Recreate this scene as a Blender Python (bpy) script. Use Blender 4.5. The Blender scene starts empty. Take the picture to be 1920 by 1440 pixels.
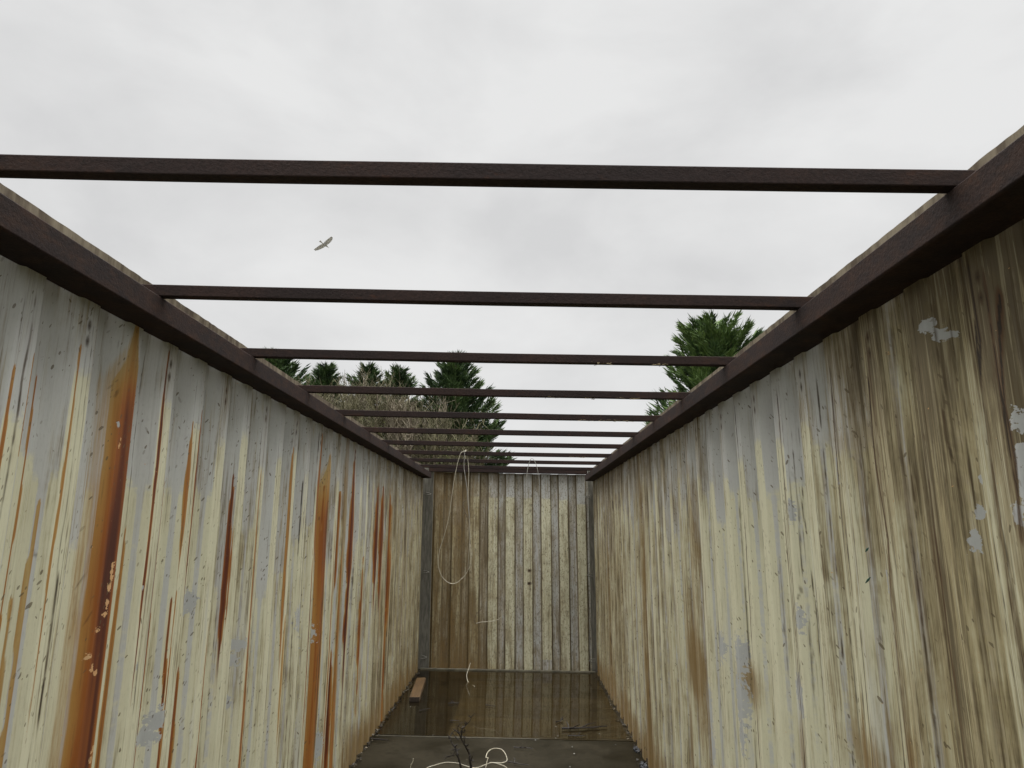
import bpy, bmesh, math, random
import numpy as np
from mathutils import Vector, Matrix

# ---------------------------------------------------------------- camera
F_PX, PITCH, YAW, ROLL, CAM_X, CAM_Z = 1253.46, 0.212343, -0.011018, 0.018271, 0.11461, 1.87119
scene = bpy.context.scene
COL = scene.collection

def cam_axes(p=PITCH, y=YAW, r=ROLL):
    fwd = Vector((math.sin(y)*math.cos(p), math.cos(y)*math.cos(p), math.sin(p)))
    right = Vector((math.cos(y), -math.sin(y), 0))
    up = right.cross(fwd)
    return (math.cos(r)*right + math.sin(r)*up, -math.sin(r)*right + math.cos(r)*up, fwd)

RIGHT, UP, FWD = cam_axes()
cd = bpy.data.cameras.new('camera')
cam = bpy.data.objects.new('camera', cd)
COL.objects.link(cam)
m = Matrix((RIGHT, UP, -FWD)).transposed().to_4x4()
m.translation = Vector((CAM_X, 0, CAM_Z))
cam.matrix_world = m
cd.sensor_fit = 'HORIZONTAL'
cd.sensor_width = 36
cd.lens = F_PX/1920*36
cd.clip_start = 0.05
cd.clip_end = 3000
scene.camera = cam

# ---------------------------------------------------------------- sky, sun, exposure
SUN_EL, SUN_ROT = math.radians(72), math.radians(150)
world = bpy.data.worlds.new('World')
scene.world = world
world.use_nodes = True
wt = world.node_tree
for n in list(wt.nodes):
    wt.nodes.remove(n)

def nd(t, typ, **kw):
    n = t.nodes.new(typ)
    for k, v in kw.items():
        setattr(n, k, v)
    return n

wo = nd(wt, 'ShaderNodeOutputWorld')
bg = nd(wt, 'ShaderNodeBackground')
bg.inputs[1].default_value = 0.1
wt.links.new(bg.outputs[0], wo.inputs[0])
sky = nd(wt, 'ShaderNodeTexSky', sky_type='NISHITA')
sky.sun_disc = False
sky.sun_elevation = SUN_EL
sky.sun_rotation = SUN_ROT
tc = nd(wt, 'ShaderNodeTexCoord')
mp = nd(wt, 'ShaderNodeMapping')
mp.inputs['Scale'].default_value = (1.9, 1.9, 3.6)
mp.inputs['Location'].default_value = (1.3, 0.4, 0.2)
wt.links.new(tc.outputs['Generated'], mp.inputs[0])
n1 = nd(wt, 'ShaderNodeTexNoise')
n1.inputs['Scale'].default_value = 1.5
n1.inputs['Detail'].default_value = 9
n1.inputs['Roughness'].default_value = 0.53
n1.inputs['Distortion'].default_value = 0.25
wt.links.new(mp.outputs[0], n1.inputs['Vector'])
cr = nd(wt, 'ShaderNodeValToRGB')
cr.color_ramp.elements[0].position = 0.33
cr.color_ramp.elements[0].color = (0.635, 0.635, 0.635, 1)
cr.color_ramp.elements[1].position = 0.62
cr.color_ramp.elements[1].color = (0.765, 0.765, 0.76, 1)
wt.links.new(n1.outputs[0], cr.inputs[0])
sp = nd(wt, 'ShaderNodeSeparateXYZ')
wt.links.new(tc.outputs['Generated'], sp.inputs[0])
mr = nd(wt, 'ShaderNodeMapRange', interpolation_type='SMOOTHSTEP')     # overcast sky; the unseen zenith is boosted to brighten the walls
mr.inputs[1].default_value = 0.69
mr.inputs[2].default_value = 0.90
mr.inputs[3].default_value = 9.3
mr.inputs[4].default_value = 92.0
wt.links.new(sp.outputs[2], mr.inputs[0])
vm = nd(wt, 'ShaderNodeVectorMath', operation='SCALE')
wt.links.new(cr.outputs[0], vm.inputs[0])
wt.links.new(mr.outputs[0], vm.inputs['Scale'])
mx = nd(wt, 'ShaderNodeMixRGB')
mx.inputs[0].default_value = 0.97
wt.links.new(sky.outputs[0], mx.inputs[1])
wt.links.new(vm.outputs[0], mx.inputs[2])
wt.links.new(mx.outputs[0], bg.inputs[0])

sd = bpy.data.lights.new('sun', 'SUN')
sd.energy = 1.5
sd.angle = math.radians(70)
sd.color = (1.0, 0.97, 0.92)
sun = bpy.data.objects.new('sun', sd)
COL.objects.link(sun)
sun.rotation_euler = (math.radians(90) - SUN_EL, 0, math.radians(180)-SUN_ROT + math.radians(180))
sun.location = (0, 0, 20)

vs = scene.view_settings
vs.view_transform = 'Standard'
vs.look = 'None'
vs.gamma = 1
vs.exposure = 0.2
vs.use_curve_mapping = False
scene.cycles.max_bounces = 8
scene.cycles.diffuse_bounces = 4
scene.cycles.transparent_max_bounces = 12

# ---------------------------------------------------------------- helpers
def tag(o, label=None, cat=None, group=None, kind=None):
    if label: o['label'] = label
    if cat: o['category'] = cat
    if group: o['group'] = group
    if kind: o['kind'] = kind
    return o

def empty(name, loc=(0, 0, 0)):
    o = bpy.data.objects.new(name, None)
    o.empty_display_size = 0.2
    o.location = loc
    COL.objects.link(o)
    return o

def mesh_obj(name, verts, faces, mat, parent=None, smooth=False):
    me = bpy.data.meshes.new(name)
    me.from_pydata([tuple(v) for v in verts], [], faces)
    me.update()
    if smooth:
        for p in me.polygons: p.use_smooth = True
    if mat: me.materials.append(mat)
    o = bpy.data.objects.new(name, me)
    COL.objects.link(o)
    if parent:
        o.parent = parent
    return o

def bm_obj(name, bm, mat, parent=None, smooth=False):
    me = bpy.data.meshes.new(name)
    bm.to_mesh(me)
    bm.free()
    if smooth:
        for p in me.polygons: p.use_smooth = True
    me.materials.append(mat)
    o = bpy.data.objects.new(name, me)
    COL.objects.link(o)
    if parent: o.parent = parent
    return o

SHEAR = -0.0167
def rk(x, z):                      # the old box leans a little to one side
    return x + SHEAR*(z-1.3)

def box_bm(bm, x0, x1, y0, y1, z0, z1, lean=True, bev=0.0):
    vs_ = []
    for x, y, z in ((x0,y0,z0),(x1,y0,z0),(x1,y1,z0),(x0,y1,z0),(x0,y0,z1),(x1,y0,z1),(x1,y1,z1),(x0,y1,z1)):
        vs_.append(bm.verts.new((rk(x, z) if lean else x, y, z)))
    fs = [bm.faces.new([vs_[i] for i in f]) for f in ((0,3,2,1),(4,5,6,7),(0,1,5,4),(1,2,6,5),(2,3,7,6),(3,0,4,7))]
    if bev:
        es = list({e for f in fs for e in f.edges})
        bmesh.ops.bevel(bm, geom=es, offset=bev, segments=2, profile=0.5, affect='EDGES')
    return bm

def tube(path, rad, sides=6, closed_ends=True):
    """verts, faces of a tube through path; rad a number or a list"""
    P = [Vector(p) for p in path]
    n = len(P)
    if not hasattr(rad, '__len__'): rad = [rad]*n
    V, Fc = [], []
    up = Vector((0.13, 0.21, 0.97)).normalized()
    prev = None
    for i in range(n):
        t = (P[min(i+1, n-1)] - P[max(i-1, 0)])
        if t.length < 1e-9: t = Vector((0, 0, 1))
        t.normalize()
        a = prev if prev is not None else t.cross(up)
        a = a - t*a.dot(t)
        if a.length < 1e-4: a = t.cross(Vector((1, 0, 0)))
        a.normalize(); prev = a
        b = t.cross(a)
        for k in range(sides):
            an = 2*math.pi*k/sides
            V.append(P[i] + (a*math.cos(an) + b*math.sin(an))*rad[i])
    for i in range(n-1):
        for k in range(sides):
            k2 = (k+1) % sides
            Fc.append((i*sides+k, i*sides+k2, (i+1)*sides+k2, (i+1)*sides+k))
    if closed_ends:
        Fc.append(tuple(range(sides))[::-1])
        Fc.append(tuple((n-1)*sides+k for k in range(sides)))
    return V, Fc

def merge(parts):
    V, Fc = [], []
    for v, f in parts:
        o = len(V)
        V += list(v)
        Fc += [tuple(i+o for i in q) for q in f]
    return V, Fc

def spline(pts, n=8):
    """Catmull-Rom through pts"""
    P = [Vector(p) for p in pts]
    out = []
    for i in range(len(P)-1):
        p0 = P[i-1] if i else P[0]*2-P[1]
        p1, p2 = P[i], P[i+1]
        p3 = P[i+2] if i+2 < len(P) else P[-1]*2-P[-2]
        for k in range(n):
            t = k/n
            out.append(0.5*((2*p1) + (p2-p0)*t + (2*p0-5*p1+4*p2-p3)*t*t + (3*p1-p0-3*p2+p3)*t**3))
    out.append(P[-1])
    return out

def ray(u, v):
    return (RIGHT*((u-960)/F_PX) - UP*((v-720)/F_PX) + FWD)

def at(u, v, Y):                   # a point of the place, Y metres ahead
    d = ray(u, v)
    t = Y/d.y
    return Vector((CAM_X, 0, CAM_Z)) + d*t

def at_z(u, v, z):
    d = ray(u, v)
    return Vector((CAM_X, 0, CAM_Z)) + d*((z-CAM_Z)/d.z)

def on_wall(u, v, x):
    d = ray(u, v)
    t = (x-CAM_X)/d.x
    for _ in range(5):
        z = CAM_Z+t*d.z
        t = (rk(x, z)-CAM_X)/d.x
    return t*d.y, CAM_Z+t*d.z

# ---- node helper
class NT:
    def __init__(s, name):
        s.m = bpy.data.materials.new(name)
        s.m.use_nodes = True
        s.t = s.m.node_tree
        s.b = s.t.nodes['Principled BSDF']
        s.out = s.t.nodes['Material Output']
    def set(s, sock, v):
        if hasattr(v, 'is_output'): s.t.links.new(v, sock)
        elif isinstance(v, tuple) and len(v) == 3 and sock.type == 'RGBA': sock.default_value = (*v, 1)
        else: sock.default_value = v
    def math(s, op, a, b=0.0, c=0.0, clamp=False):
        n = nd(s.t, 'ShaderNodeMath', operation=op); n.use_clamp = clamp
        s.set(n.inputs[0], a); s.set(n.inputs[1], b)
        if op in ('MULTIPLY_ADD',): s.set(n.inputs[2], c)
        return n.outputs[0]
    def step(s, x, lo, hi, a=0.0, b=1.0):
        n = nd(s.t, 'ShaderNodeMapRange', interpolation_type='SMOOTHSTEP')
        s.set(n.inputs[0], x)
        for i, v in ((1, lo), (2, hi), (3, a), (4, b)): s.set(n.inputs[i], v)
        return n.outputs[0]
    def mix(s, f, a, b, mode='MIX'):
        n = nd(s.t, 'ShaderNodeMixRGB', blend_type=mode)
        s.set(n.inputs[0], f); s.set(n.inputs[1], a); s.set(n.inputs[2], b)
        return n.outputs[0]
    def attr(s, name, kind='Fac'):
        n = nd(s.t, 'ShaderNodeAttribute', attribute_name=name)
        return n.outputs[kind]
    def obj(s):
        return nd(s.t, 'ShaderNodeTexCoord').outputs['Object']
    def mapv(s, v, scale=(1, 1, 1), rot=(0, 0, 0), loc=(0, 0, 0)):
        n = nd(s.t, 'ShaderNodeMapping')
        s.set(n.inputs[0], v)
        n.inputs['Scale'].default_value = scale
        n.inputs['Rotation'].default_value = rot
        n.inputs['Location'].default_value = loc
        return n.outputs[0]
    def noise(s, v, scale=1.0, detail=3, rough=0.5, dist=0.0):
        n = nd(s.t, 'ShaderNodeTexNoise')
        s.set(n.inputs['Vector'], v)
        n.inputs['Scale'].default_value = scale
        n.inputs['Detail'].default_value = detail
        n.inputs['Roughness'].default_value = rough
        n.inputs['Distortion'].default_value = dist
        return n.outputs[0]
    def voro(s, v, scale=1.0, rnd=1.0):
        n = nd(s.t, 'ShaderNodeTexVoronoi')
        s.set(n.inputs['Vector'], v)
        n.inputs['Scale'].default_value = scale
        n.inputs['Randomness'].default_value = rnd
        return n.outputs['Distance'], n.outputs['Color']
    def ramp(s, x, stops):
        n = nd(s.t, 'ShaderNodeValToRGB')
        s.set(n.inputs[0], x)
        e = n.color_ramp.elements
        while len(e) < len(stops): e.new(0.5)
        for i, (p, c) in enumerate(stops):
            e[i].position = p; e[i].color = (*c, 1)
        return n.outputs[0]
    def bump(s, h, strength=0.3, dist=0.005):
        n = nd(s.t, 'ShaderNodeBump')
        n.inputs['Strength'].default_value = strength
        n.inputs['Distance'].default_value = dist
        s.set(n.inputs['Height'], h)
        s.t.links.new(n.outputs[0], s.b.inputs['Normal'])
    def base(s, col, rough=0.6, spec=0.4, metal=0.0):
        s.set(s.b.inputs['Base Color'], col)
        s.set(s.b.inputs['Roughness'], rough)
        s.set(s.b.inputs['Specular IOR Level'], spec)
        s.set(s.b.inputs['Metallic'], metal)
        return s.m

# ---------------------------------------------------------------- materials
def painted_steel():
    """old grey paint, patchy cream overcoat, algae streaks, rust runs, flecks; masks come from surface attributes"""
    s = NT('weathered_painted_steel')
    st = s.attr('st', 'Vector')
    cream = s.attr('cream'); grime_shade = s.attr('grime_shade'); rust = s.attr('rust')
    rdark = s.attr('rdark'); drip = s.attr('drip'); patch = s.attr('patch'); fleck = s.attr('fleckiness')
    brown = s.attr('brown')
    edge = s.noise(s.mapv(st, (45, 45, 1)), 1.0, 4, 0.65)
    edge2 = s.noise(s.mapv(st, (14, 10, 1)), 1.0, 3, 0.6)
    cm = s.math('ADD', cream, s.math('MULTIPLY', s.math('SUBTRACT', edge, 0.5), 1.1))
    cm = s.step(s.math('ADD', cm, s.math('MULTIPLY', s.math('SUBTRACT', edge2, 0.5), 0.9)), -0.22, 0.28)
    big = s.noise(s.mapv(st, (1.7, 0.7, 1)), 1.0, 3, 0.6)
    fine = s.noise(s.mapv(st, (26, 5, 1)), 1.0, 4, 0.6)
    grey = s.mix(big, (0.40, 0.41, 0.385), (0.50, 0.505, 0.475))
    grey = s.mix(s.step(fine, 0.45, 0.75, 0, 0.35), grey, (0.40, 0.39, 0.39))
    crm = s.mix(big, (0.52, 0.505, 0.355), (0.60, 0.585, 0.43))
    crm = s.mix(s.step(fine, 0.42, 0.75, 0, 0.5), crm, (0.50, 0.48, 0.33))
    c = s.mix(cm, grey, crm)
    # grey shows through thin cream in long upright wipes
    wipe = s.noise(s.mapv(st, (9, 0.55, 1), loc=(3, 5, 0)), 1.0, 4, 0.6)
    c = s.mix(s.step(wipe, 0.60, 0.68, 0, 0.5), c, (0.44, 0.445, 0.42))
    # upright algae and dirt streaks of several widths
    s1 = s.noise(s.mapv(st, (55, 1.3, 1)), 1.0, 5, 0.62, 0.3)
    s2 = s.noise(s.mapv(st, (13, 0.8, 1), loc=(9, 1, 0)), 1.0, 5, 0.62, 0.4)
    s3 = s.noise(s.mapv(st, (210, 5.0, 1), loc=(2, 7, 0)), 1.0, 3, 0.6)
    blot = s.noise(s.mapv(st, (6, 3.2, 1), loc=(1, 2, 0)), 1.0, 5, 0.65, 0.5)
    sm = s.math('ADD', s.math('MULTIPLY', s1, 0.35), s.math('MULTIPLY', s2, 0.35))
    sm = s.math('ADD', sm, s.math('MULTIPLY', s3, 0.30))
    sm = s.math('ADD', sm, s.math('MULTIPLY', blot, 0.25))
    sm2 = s.math('ADD', s.math('MULTIPLY', s.math('SUBTRACT', sm, 0.625), 1.9), 0.565)
    g = s.math('ADD', sm2, s.math('MULTIPLY', grime_shade, 0.42))
    gm = s.step(g, 0.58, 0.92)
    gcol = s.mix(s.step(s2, 0.35, 0.7), (0.31, 0.245, 0.115), (0.155, 0.112, 0.048))
    c = s.mix(s.math('MULTIPLY', gm, 0.80), c, gcol)
    gd = s.step(g, 0.84, 1.10)
    c = s.mix(s.math('MULTIPLY', gd, 0.72), c, (0.055, 0.038, 0.017))
    # crisp dark and pale fibres inside the grime
    fb = s.noise(s.mapv(st, (240, 2.6, 1), loc=(11, 3, 0)), 1.0, 3, 0.7, 0.5)
    fb2 = s.noise(s.mapv(st, (120, 1.7, 1), loc=(5, 13, 0)), 1.0, 3, 0.7, 0.6)
    gk = s.step(g, 0.50, 0.95, 0.10, 1.0)
    c = s.mix(s.math('MULTIPLY', s.math('MULTIPLY', s.step(fb, 0.565, 0.61), gk), 0.55), c, (0.085, 0.058, 0.026))
    c = s.mix(s.math('MULTIPLY', s.math('MULTIPLY', s.step(fb2, 0.58, 0.62), gk), 0.60), c, (0.070, 0.048, 0.021))
    c = s.mix(s.math('MULTIPLY', s.math('MULTIPLY', s.step(fb2, 0.42, 0.38), gk), 0.35), c, (0.47, 0.42, 0.27))
    # ochre-brown soak
    bm_ = s.step(s.math('ADD', brown, s.math('MULTIPLY', s.math('SUBTRACT', sm, 0.62), 2.4)), 0.22, 0.95)
    c = s.mix(s.math('MULTIPLY', bm_, 0.85), c, s.mix(s1, (0.13, 0.080, 0.030), (0.27, 0.175, 0.062)))
    # rust
    rn = s.math('ADD', rust, s.math('MULTIPLY', s.math('SUBTRACT', s3, 0.5), 0.35))
    ra = s.step(rn, 0.06, 0.42)
    rc = s.ramp(s.math('ADD', rdark, s.math('MULTIPLY', s.math('SUBTRACT', s1, 0.5), 0.45)),
                [(0.0, (0.40, 0.29, 0.12)), (0.25, (0.33, 0.17, 0.04)), (0.5, (0.24, 0.075, 0.012)), (0.75, (0.10, 0.024, 0.007)), (1.0, (0.035, 0.010, 0.006))])
    c = s.mix(ra, c, rc)
    # flaked patches showing old pale primer
    pm = s.step(s.math('ADD', patch, s.math('MULTIPLY', s.math('SUBTRACT', edge, 0.5), 2.2)), 0.48, 0.56)
    c = s.mix(pm, c, s.mix(edge2, (0.32, 0.33, 0.32), (0.42, 0.43, 0.415)))
    pk = s.attr('peel')
    pkm = s.step(s.math('ADD', pk, s.math('MULTIPLY', s.math('SUBTRACT', edge, 0.5), 3.0)), 0.62, 0.68)
    c = s.mix(pkm, c, s.mix(edge2, (0.45, 0.22, 0.07), (0.58, 0.40, 0.22)))
    # drip lines
    c = s.mix(s.math('MULTIPLY', s.step(drip, 0.12, 0.9), 0.85), c, s.mix(s.step(s2, 0.45, 0.68), (0.050, 0.031, 0.013), (0.085, 0.034, 0.011)))
    c = s.mix(s.step(drip, 0.85, 1.15), c, (0.020, 0.013, 0.006))
    gr = s.noise(s.mapv(st, (330, 45, 1)), 1.0, 2, 0.6)
    c = s.mix(s.step(gr, 0.5, 0.8, 0, 0.30), c, s.mix(0.5, c, (0.08, 0.06, 0.03)))
    # leaf flecks: small slanted marks
    clus = s.step(s.noise(s.mapv(st, (3.5, 3.0, 1), loc=(4, 4, 0)), 1.0, 3, 0.6), 0.38, 0.72, 0.15, 1.5)
    def flecks(sc, rot, thr, keep, loc):
        d, col = s.voro(s.mapv(s.mapv(st, (1, 1, 0), rot=(0, 0, rot), loc=loc), (sc, sc*0.30, 1)), 1.0)
        sepn = nd(s.t, 'ShaderNodeSeparateColor'); s.t.links.new(col, sepn.inputs[0])
        gate = s.math('LESS_THAN', sepn.outputs[0], s.math('MULTIPLY', s.math('MULTIPLY', fleck, clus), keep))
        siz = s.math('MULTIPLY', sepn.outputs[1], thr)
        return s.math('MULTIPLY', s.math('MULTIPLY', s.math('LESS_THAN', d, siz), gate), s.math('ADD', s.math('MULTIPLY', sepn.outputs[2], 0.6), 0.4))
    fl = s.math('MAXIMUM', flecks(105, 0.5, 0.36, 0.30, (0, 0, 0)), flecks(62, -0.35, 0.24, 0.22, (3.3, 1.7, 0)))
    fl = s.math('MAXIMUM', fl, flecks(150, 0.2, 0.40, 0.38, (1.3, 4.7, 0)))
    c = s.mix(s.math('MULTIPLY', fl, 0.78), c, (0.10, 0.075, 0.04))
    # bark-like mottling where algae has dried on the far steel
    mo = s.noise(s.mapv(st, (62, 24, 1), loc=(7, 2, 0)), 1.0, 3, 0.7, 0.6)
    mot = s.attr('mottle')
    c = s.mix(s.math('MULTIPLY', s.step(mo, 0.52, 0.66), s.math('MULTIPLY', mot, 0.62)), c, (0.105, 0.078, 0.045))
    mo2 = s.noise(s.mapv(st, (7, 3, 1), loc=(1, 8, 0)), 1.0, 4, 0.65, 0.4)
    c = s.mix(s.math('MULTIPLY', s.step(mo2, 0.48, 0.75), s.math('MULTIPLY', mot, 0.55)), c, (0.16, 0.12, 0.065))
    h = s.math('ADD', s.math('MULTIPLY', edge2, 0.6), s.math('MULTIPLY', s.math('ADD', fl, pm), 0.25))
    s.bump(h, 0.25, 0.004)
    rough = s.step(s.math('ADD', ra, gm), 0, 1, 0.52, 0.72)
    return s.base(c, rough, 0.35)

def rusty_frame():
    s = NT('dark_rusted_steel')
    o = s.obj()
    a = s.noise(s.mapv(o, (1, 1, 1)), 2.2, 5, 0.65)
    b = s.noise(s.mapv(o, (1, 1, 1)), 110, 3, 0.7)
    c = s.mix(s.step(a, 0.35, 0.7), (0.026, 0.019, 0.018), (0.040, 0.024, 0.020))
    c = s.mix(s.step(b, 0.3, 0.8, 0, 0.7), c, (0.014, 0.011, 0.010))
    e = s.noise(s.mapv(o, (4, 4, 9)), 3.0, 5, 0.7)
    c = s.mix(s.step(e, 0.58, 0.76, 0, 0.6), c, (0.075, 0.032, 0.018))
    sx = nd(s.t, 'ShaderNodeSeparateXYZ'); s.t.links.new(o, sx.inputs[0])
    nearend = s.step(s.math('ABSOLUTE', sx.outputs[0]), 0.75, 1.1)
    c = s.mix(s.math('MULTIPLY', s.math('MULTIPLY', nearend, s.step(e, 0.42, 0.62)), 0.45), c, (0.050, 0.028, 0.019))
    d = s.noise(s.mapv(o, (1, 1, 1), loc=(5, 3, 1)), 30, 4, 0.7)
    c = s.mix(s.step(d, 0.69, 0.76, 0, 0.5), c, (0.09, 0.078, 0.066))
    s.bump(s.math('ADD', b, s.math('MULTIPLY', d, 0.35)), 0.6, 0.003)
    return s.base(c, 0.8, 0.12)

def lip_mat():
    s = NT('dirty_cream_lip')
    o = s.obj()
    a = s.noise(s.mapv(o, (18, 18, 2)), 1.0, 4, 0.65)
    b = s.noise(s.mapv(o, (5, 5, 3)), 1.0, 4, 0.7)
    c = s.mix(s.step(a, 0.35, 0.65), (0.075, 0.056, 0.036), (0.19, 0.16, 0.11))
    c = s.mix(s.step(b, 0.52, 0.7, 0, 0.85), c, (0.045, 0.030, 0.022))
    s.bump(a, 0.4, 0.004)
    return s.base(c, 0.8, 0.2)

def floor_mat(name, c1, c2, rough, scale=(1, 1, 1), spec=0.5):
    s = NT(name)
    o = s.obj()
    a = s.noise(s.mapv(o, scale), 1.6, 5, 0.6)
    b = s.noise(s.mapv(o, scale, loc=(3, 1, 0)), 22, 4, 0.65)
    c = s.mix(s.step(a, 0.3, 0.7), c1, c2)
    c = s.mix(s.step(b, 0.45, 0.75, 0, 0.55), c, tuple(x*0.55 for x in c1))
    d, col = s.voro(s.mapv(o, (26, 26, 0)), 1.0)
    sepn = nd(s.t, 'ShaderNodeSeparateColor'); s.t.links.new(col, sepn.inputs[0])
    f = s.math('MULTIPLY', s.math('LESS_THAN', d, s.math('MULTIPLY', sepn.outputs[1], 0.16)), s.math('LESS_THAN', sepn.outputs[0], 0.13))
    c = s.mix(s.math('MULTIPLY', f, 0.6), c, (0.12, 0.10, 0.07))
    s.bump(s.math('ADD', a, s.math('MULTIPLY', b, 0.4)), 0.15, 0.01)
    r = s.math('MULTIPLY', s.step(a, 0.3, 0.7, 0.7, 1.25), rough)
    return s.base(c, r, spec)

def simple(name, col, rough=0.6, var=0.25, scale=20, spec=0.4, stretch=(1, 1, 1)):
    s = NT(name)
    a = s.noise(s.mapv(s.obj(), stretch), scale, 4, 0.6)
    c = s.mix(s.step(a, 0.3, 0.7), tuple(x*(1-var) for x in col), tuple(min(1, x*(1+var)) for x in col))
    s.bump(a, 0.2, 0.003)
    return s.base(c, rough, spec)

def foliage(name, dark, light):
    s = NT(name)
    a = s.noise(s.obj(), 1.1, 3, 0.6)
    r = s.attr('tint')
    f = s.math('ADD', s.math('MULTIPLY', a, 0.5), s.math('MULTIPLY', r, 0.6))
    c = s.mix(s.step(f, 0.25, 0.95), dark, light)
    return s.base(c, 0.6, 0.25)

M_WALL = painted_steel()
M_FRAME = rusty_frame()
M_LIP = lip_mat()
M_POST = simple('grey_painted_post', (0.15, 0.143, 0.118), 0.65, 0.3, 14, 0.3, (3, 3, 0.5))
M_NEAR = floor_mat('damp_dark_floor', (0.0085, 0.0068, 0.0032), (0.028, 0.023, 0.0135), 0.5, spec=0.08)
M_FARL = floor_mat('sunken_dark_floor', (0.008, 0.006, 0.003), (0.013, 0.010, 0.005), 0.7, spec=0.08)
M_FARR = floor_mat('soaked_brown_plywood', (0.022, 0.017, 0.008), (0.040, 0.030, 0.015), 0.7, (0.35, 3, 1), spec=0.1)
M_STRIP = simple('worn_joint_strip', (0.04, 0.035, 0.022), 0.6, 0.35, 12)
M_SILL = simple('worn_sill_steel', (0.11, 0.10, 0.07), 0.6, 0.35, 9)
M_WIREW = simple('pale_cable_sheath', (0.36, 0.33, 0.25), 0.5, 0.15, 8)
M_WIREG = simple('grey_cord', (0.26, 0.25, 0.22), 0.7, 0.2, 8)
M_WIRED = simple('dark_thin_wire', (0.10, 0.075, 0.05), 0.7, 0.2, 8)
M_TWIG = simple('dark_wet_bark', (0.014, 0.010, 0.007), 0.6, 0.3, 60)
M_TIMBER = simple('sawn_orange_timber', (0.085, 0.049, 0.019), 0.7, 0.25, 4, 0.3, (14, 1.2, 14))
M_TIMBER_END = simple('dark_end_grain', (0.035, 0.025, 0.018), 0.6, 0.3, 60)  # end face in a darker tone than the plank
M_BARK = simple('grey_brown_bark', (0.10, 0.08, 0.058), 0.85, 0.3, 8, 0.2, (3, 3, 0.6))
M_TWIGS = simple('olive_brown_twigs', (0.115, 0.105, 0.062), 0.85, 0.35, 2.0, 0.2)
M_TWIGS2 = simple('pale_tan_twigs', (0.17, 0.145, 0.105), 0.85, 0.3, 2.0, 0.2)
M_CON = foliage('dark_cypress_foliage', (0.020, 0.040, 0.018), (0.10, 0.155, 0.055))
M_CON2 = foliage('fresh_cypress_foliage', (0.026, 0.055, 0.020), (0.14, 0.21, 0.065))
M_IVY = foliage('olive_ivy_foliage', (0.035, 0.050, 0.018), (0.15, 0.165, 0.055))
M_GROUND = floor_mat('rough_grass_and_gravel', (0.06, 0.07, 0.03), (0.12, 0.10, 0.07), 0.95)
def feather():
    s = NT('soft_grey_feathers')
    d = nd(s.t, 'ShaderNodeBsdfDiffuse'); d.inputs[0].default_value = (.50, .49, .48, 1)
    t = nd(s.t, 'ShaderNodeBsdfTranslucent'); t.inputs[0].default_value = (.42, .41, .40, 1)
    mxn = nd(s.t, 'ShaderNodeMixShader'); mxn.inputs[0].default_value = 0.42
    s.t.links.new(d.outputs[0], mxn.inputs[1]); s.t.links.new(t.outputs[0], mxn.inputs[2]); s.t.links.new(mxn.outputs[0], s.out.inputs[0])
    return s.m
M_BIRD = feather()
M_STRAW = simple('dry_straw', (0.22, 0.17, 0.09), 0.8, 0.3, 30)
M_LITTER = simple('pale_flaked_litter', (0.09, 0.075, 0.05), 0.7, 0.6, 40)
M_WHITE = simple('white_paint_chip', (0.20, 0.20, 0.18), 0.6, 0.1, 40)
M_DARKLEAF = simple('dark_soaked_leaves', (0.022, 0.018, 0.012), 0.6, 0.5, 30)
M_BLUEBAG = simple('crumpled_blue_grey_plastic', (0.028, 0.030, 0.036), 0.5, 0.4, 20)

# ---------------------------------------------------------------- setting: ground
g = mesh_obj('ground', [(-900, -900, -0.16), (900, -900, -0.16), (900, 900, -0.16), (-900, 900, -0.16)], [(0, 1, 2, 3)], M_GROUND)
tag(g, kind='structure')

# ---------------------------------------------------------------- the container
W = 1.185
Y_BACK, Y_END = -2.6, 9.54
PER, PH = 0.2475, 1.5
box = empty('shipping_container')
tag(box, 'roofless corrugated steel container with rust streaked cream and grey walls, seen from inside', 'shipping container')

class VN:                                   # smooth value noise on a lattice
    def __init__(s, seed): s.r = np.random.RandomState(seed).rand(256, 256)
    def __call__(s, a, b):
        ia, ib = np.floor(a).astype(int), np.floor(b).astype(int)
        fa, fb = a-ia, b-ib
        fa = fa*fa*(3-2*fa); fb = fb*fb*(3-2*fb)
        r = s.r
        q = lambda i, j: r[(ia+i) % 256, (ib+j) % 256]
        return (q(0, 0)*(1-fa)+q(1, 0)*fa)*(1-fb) + (q(0, 1)*(1-fa)+q(1, 1)*fa)*fb

def sst(x, a, b):
    t = np.clip((x-a)/(b-a), 0, 1)
    return t*t*(3-2*t)

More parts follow.
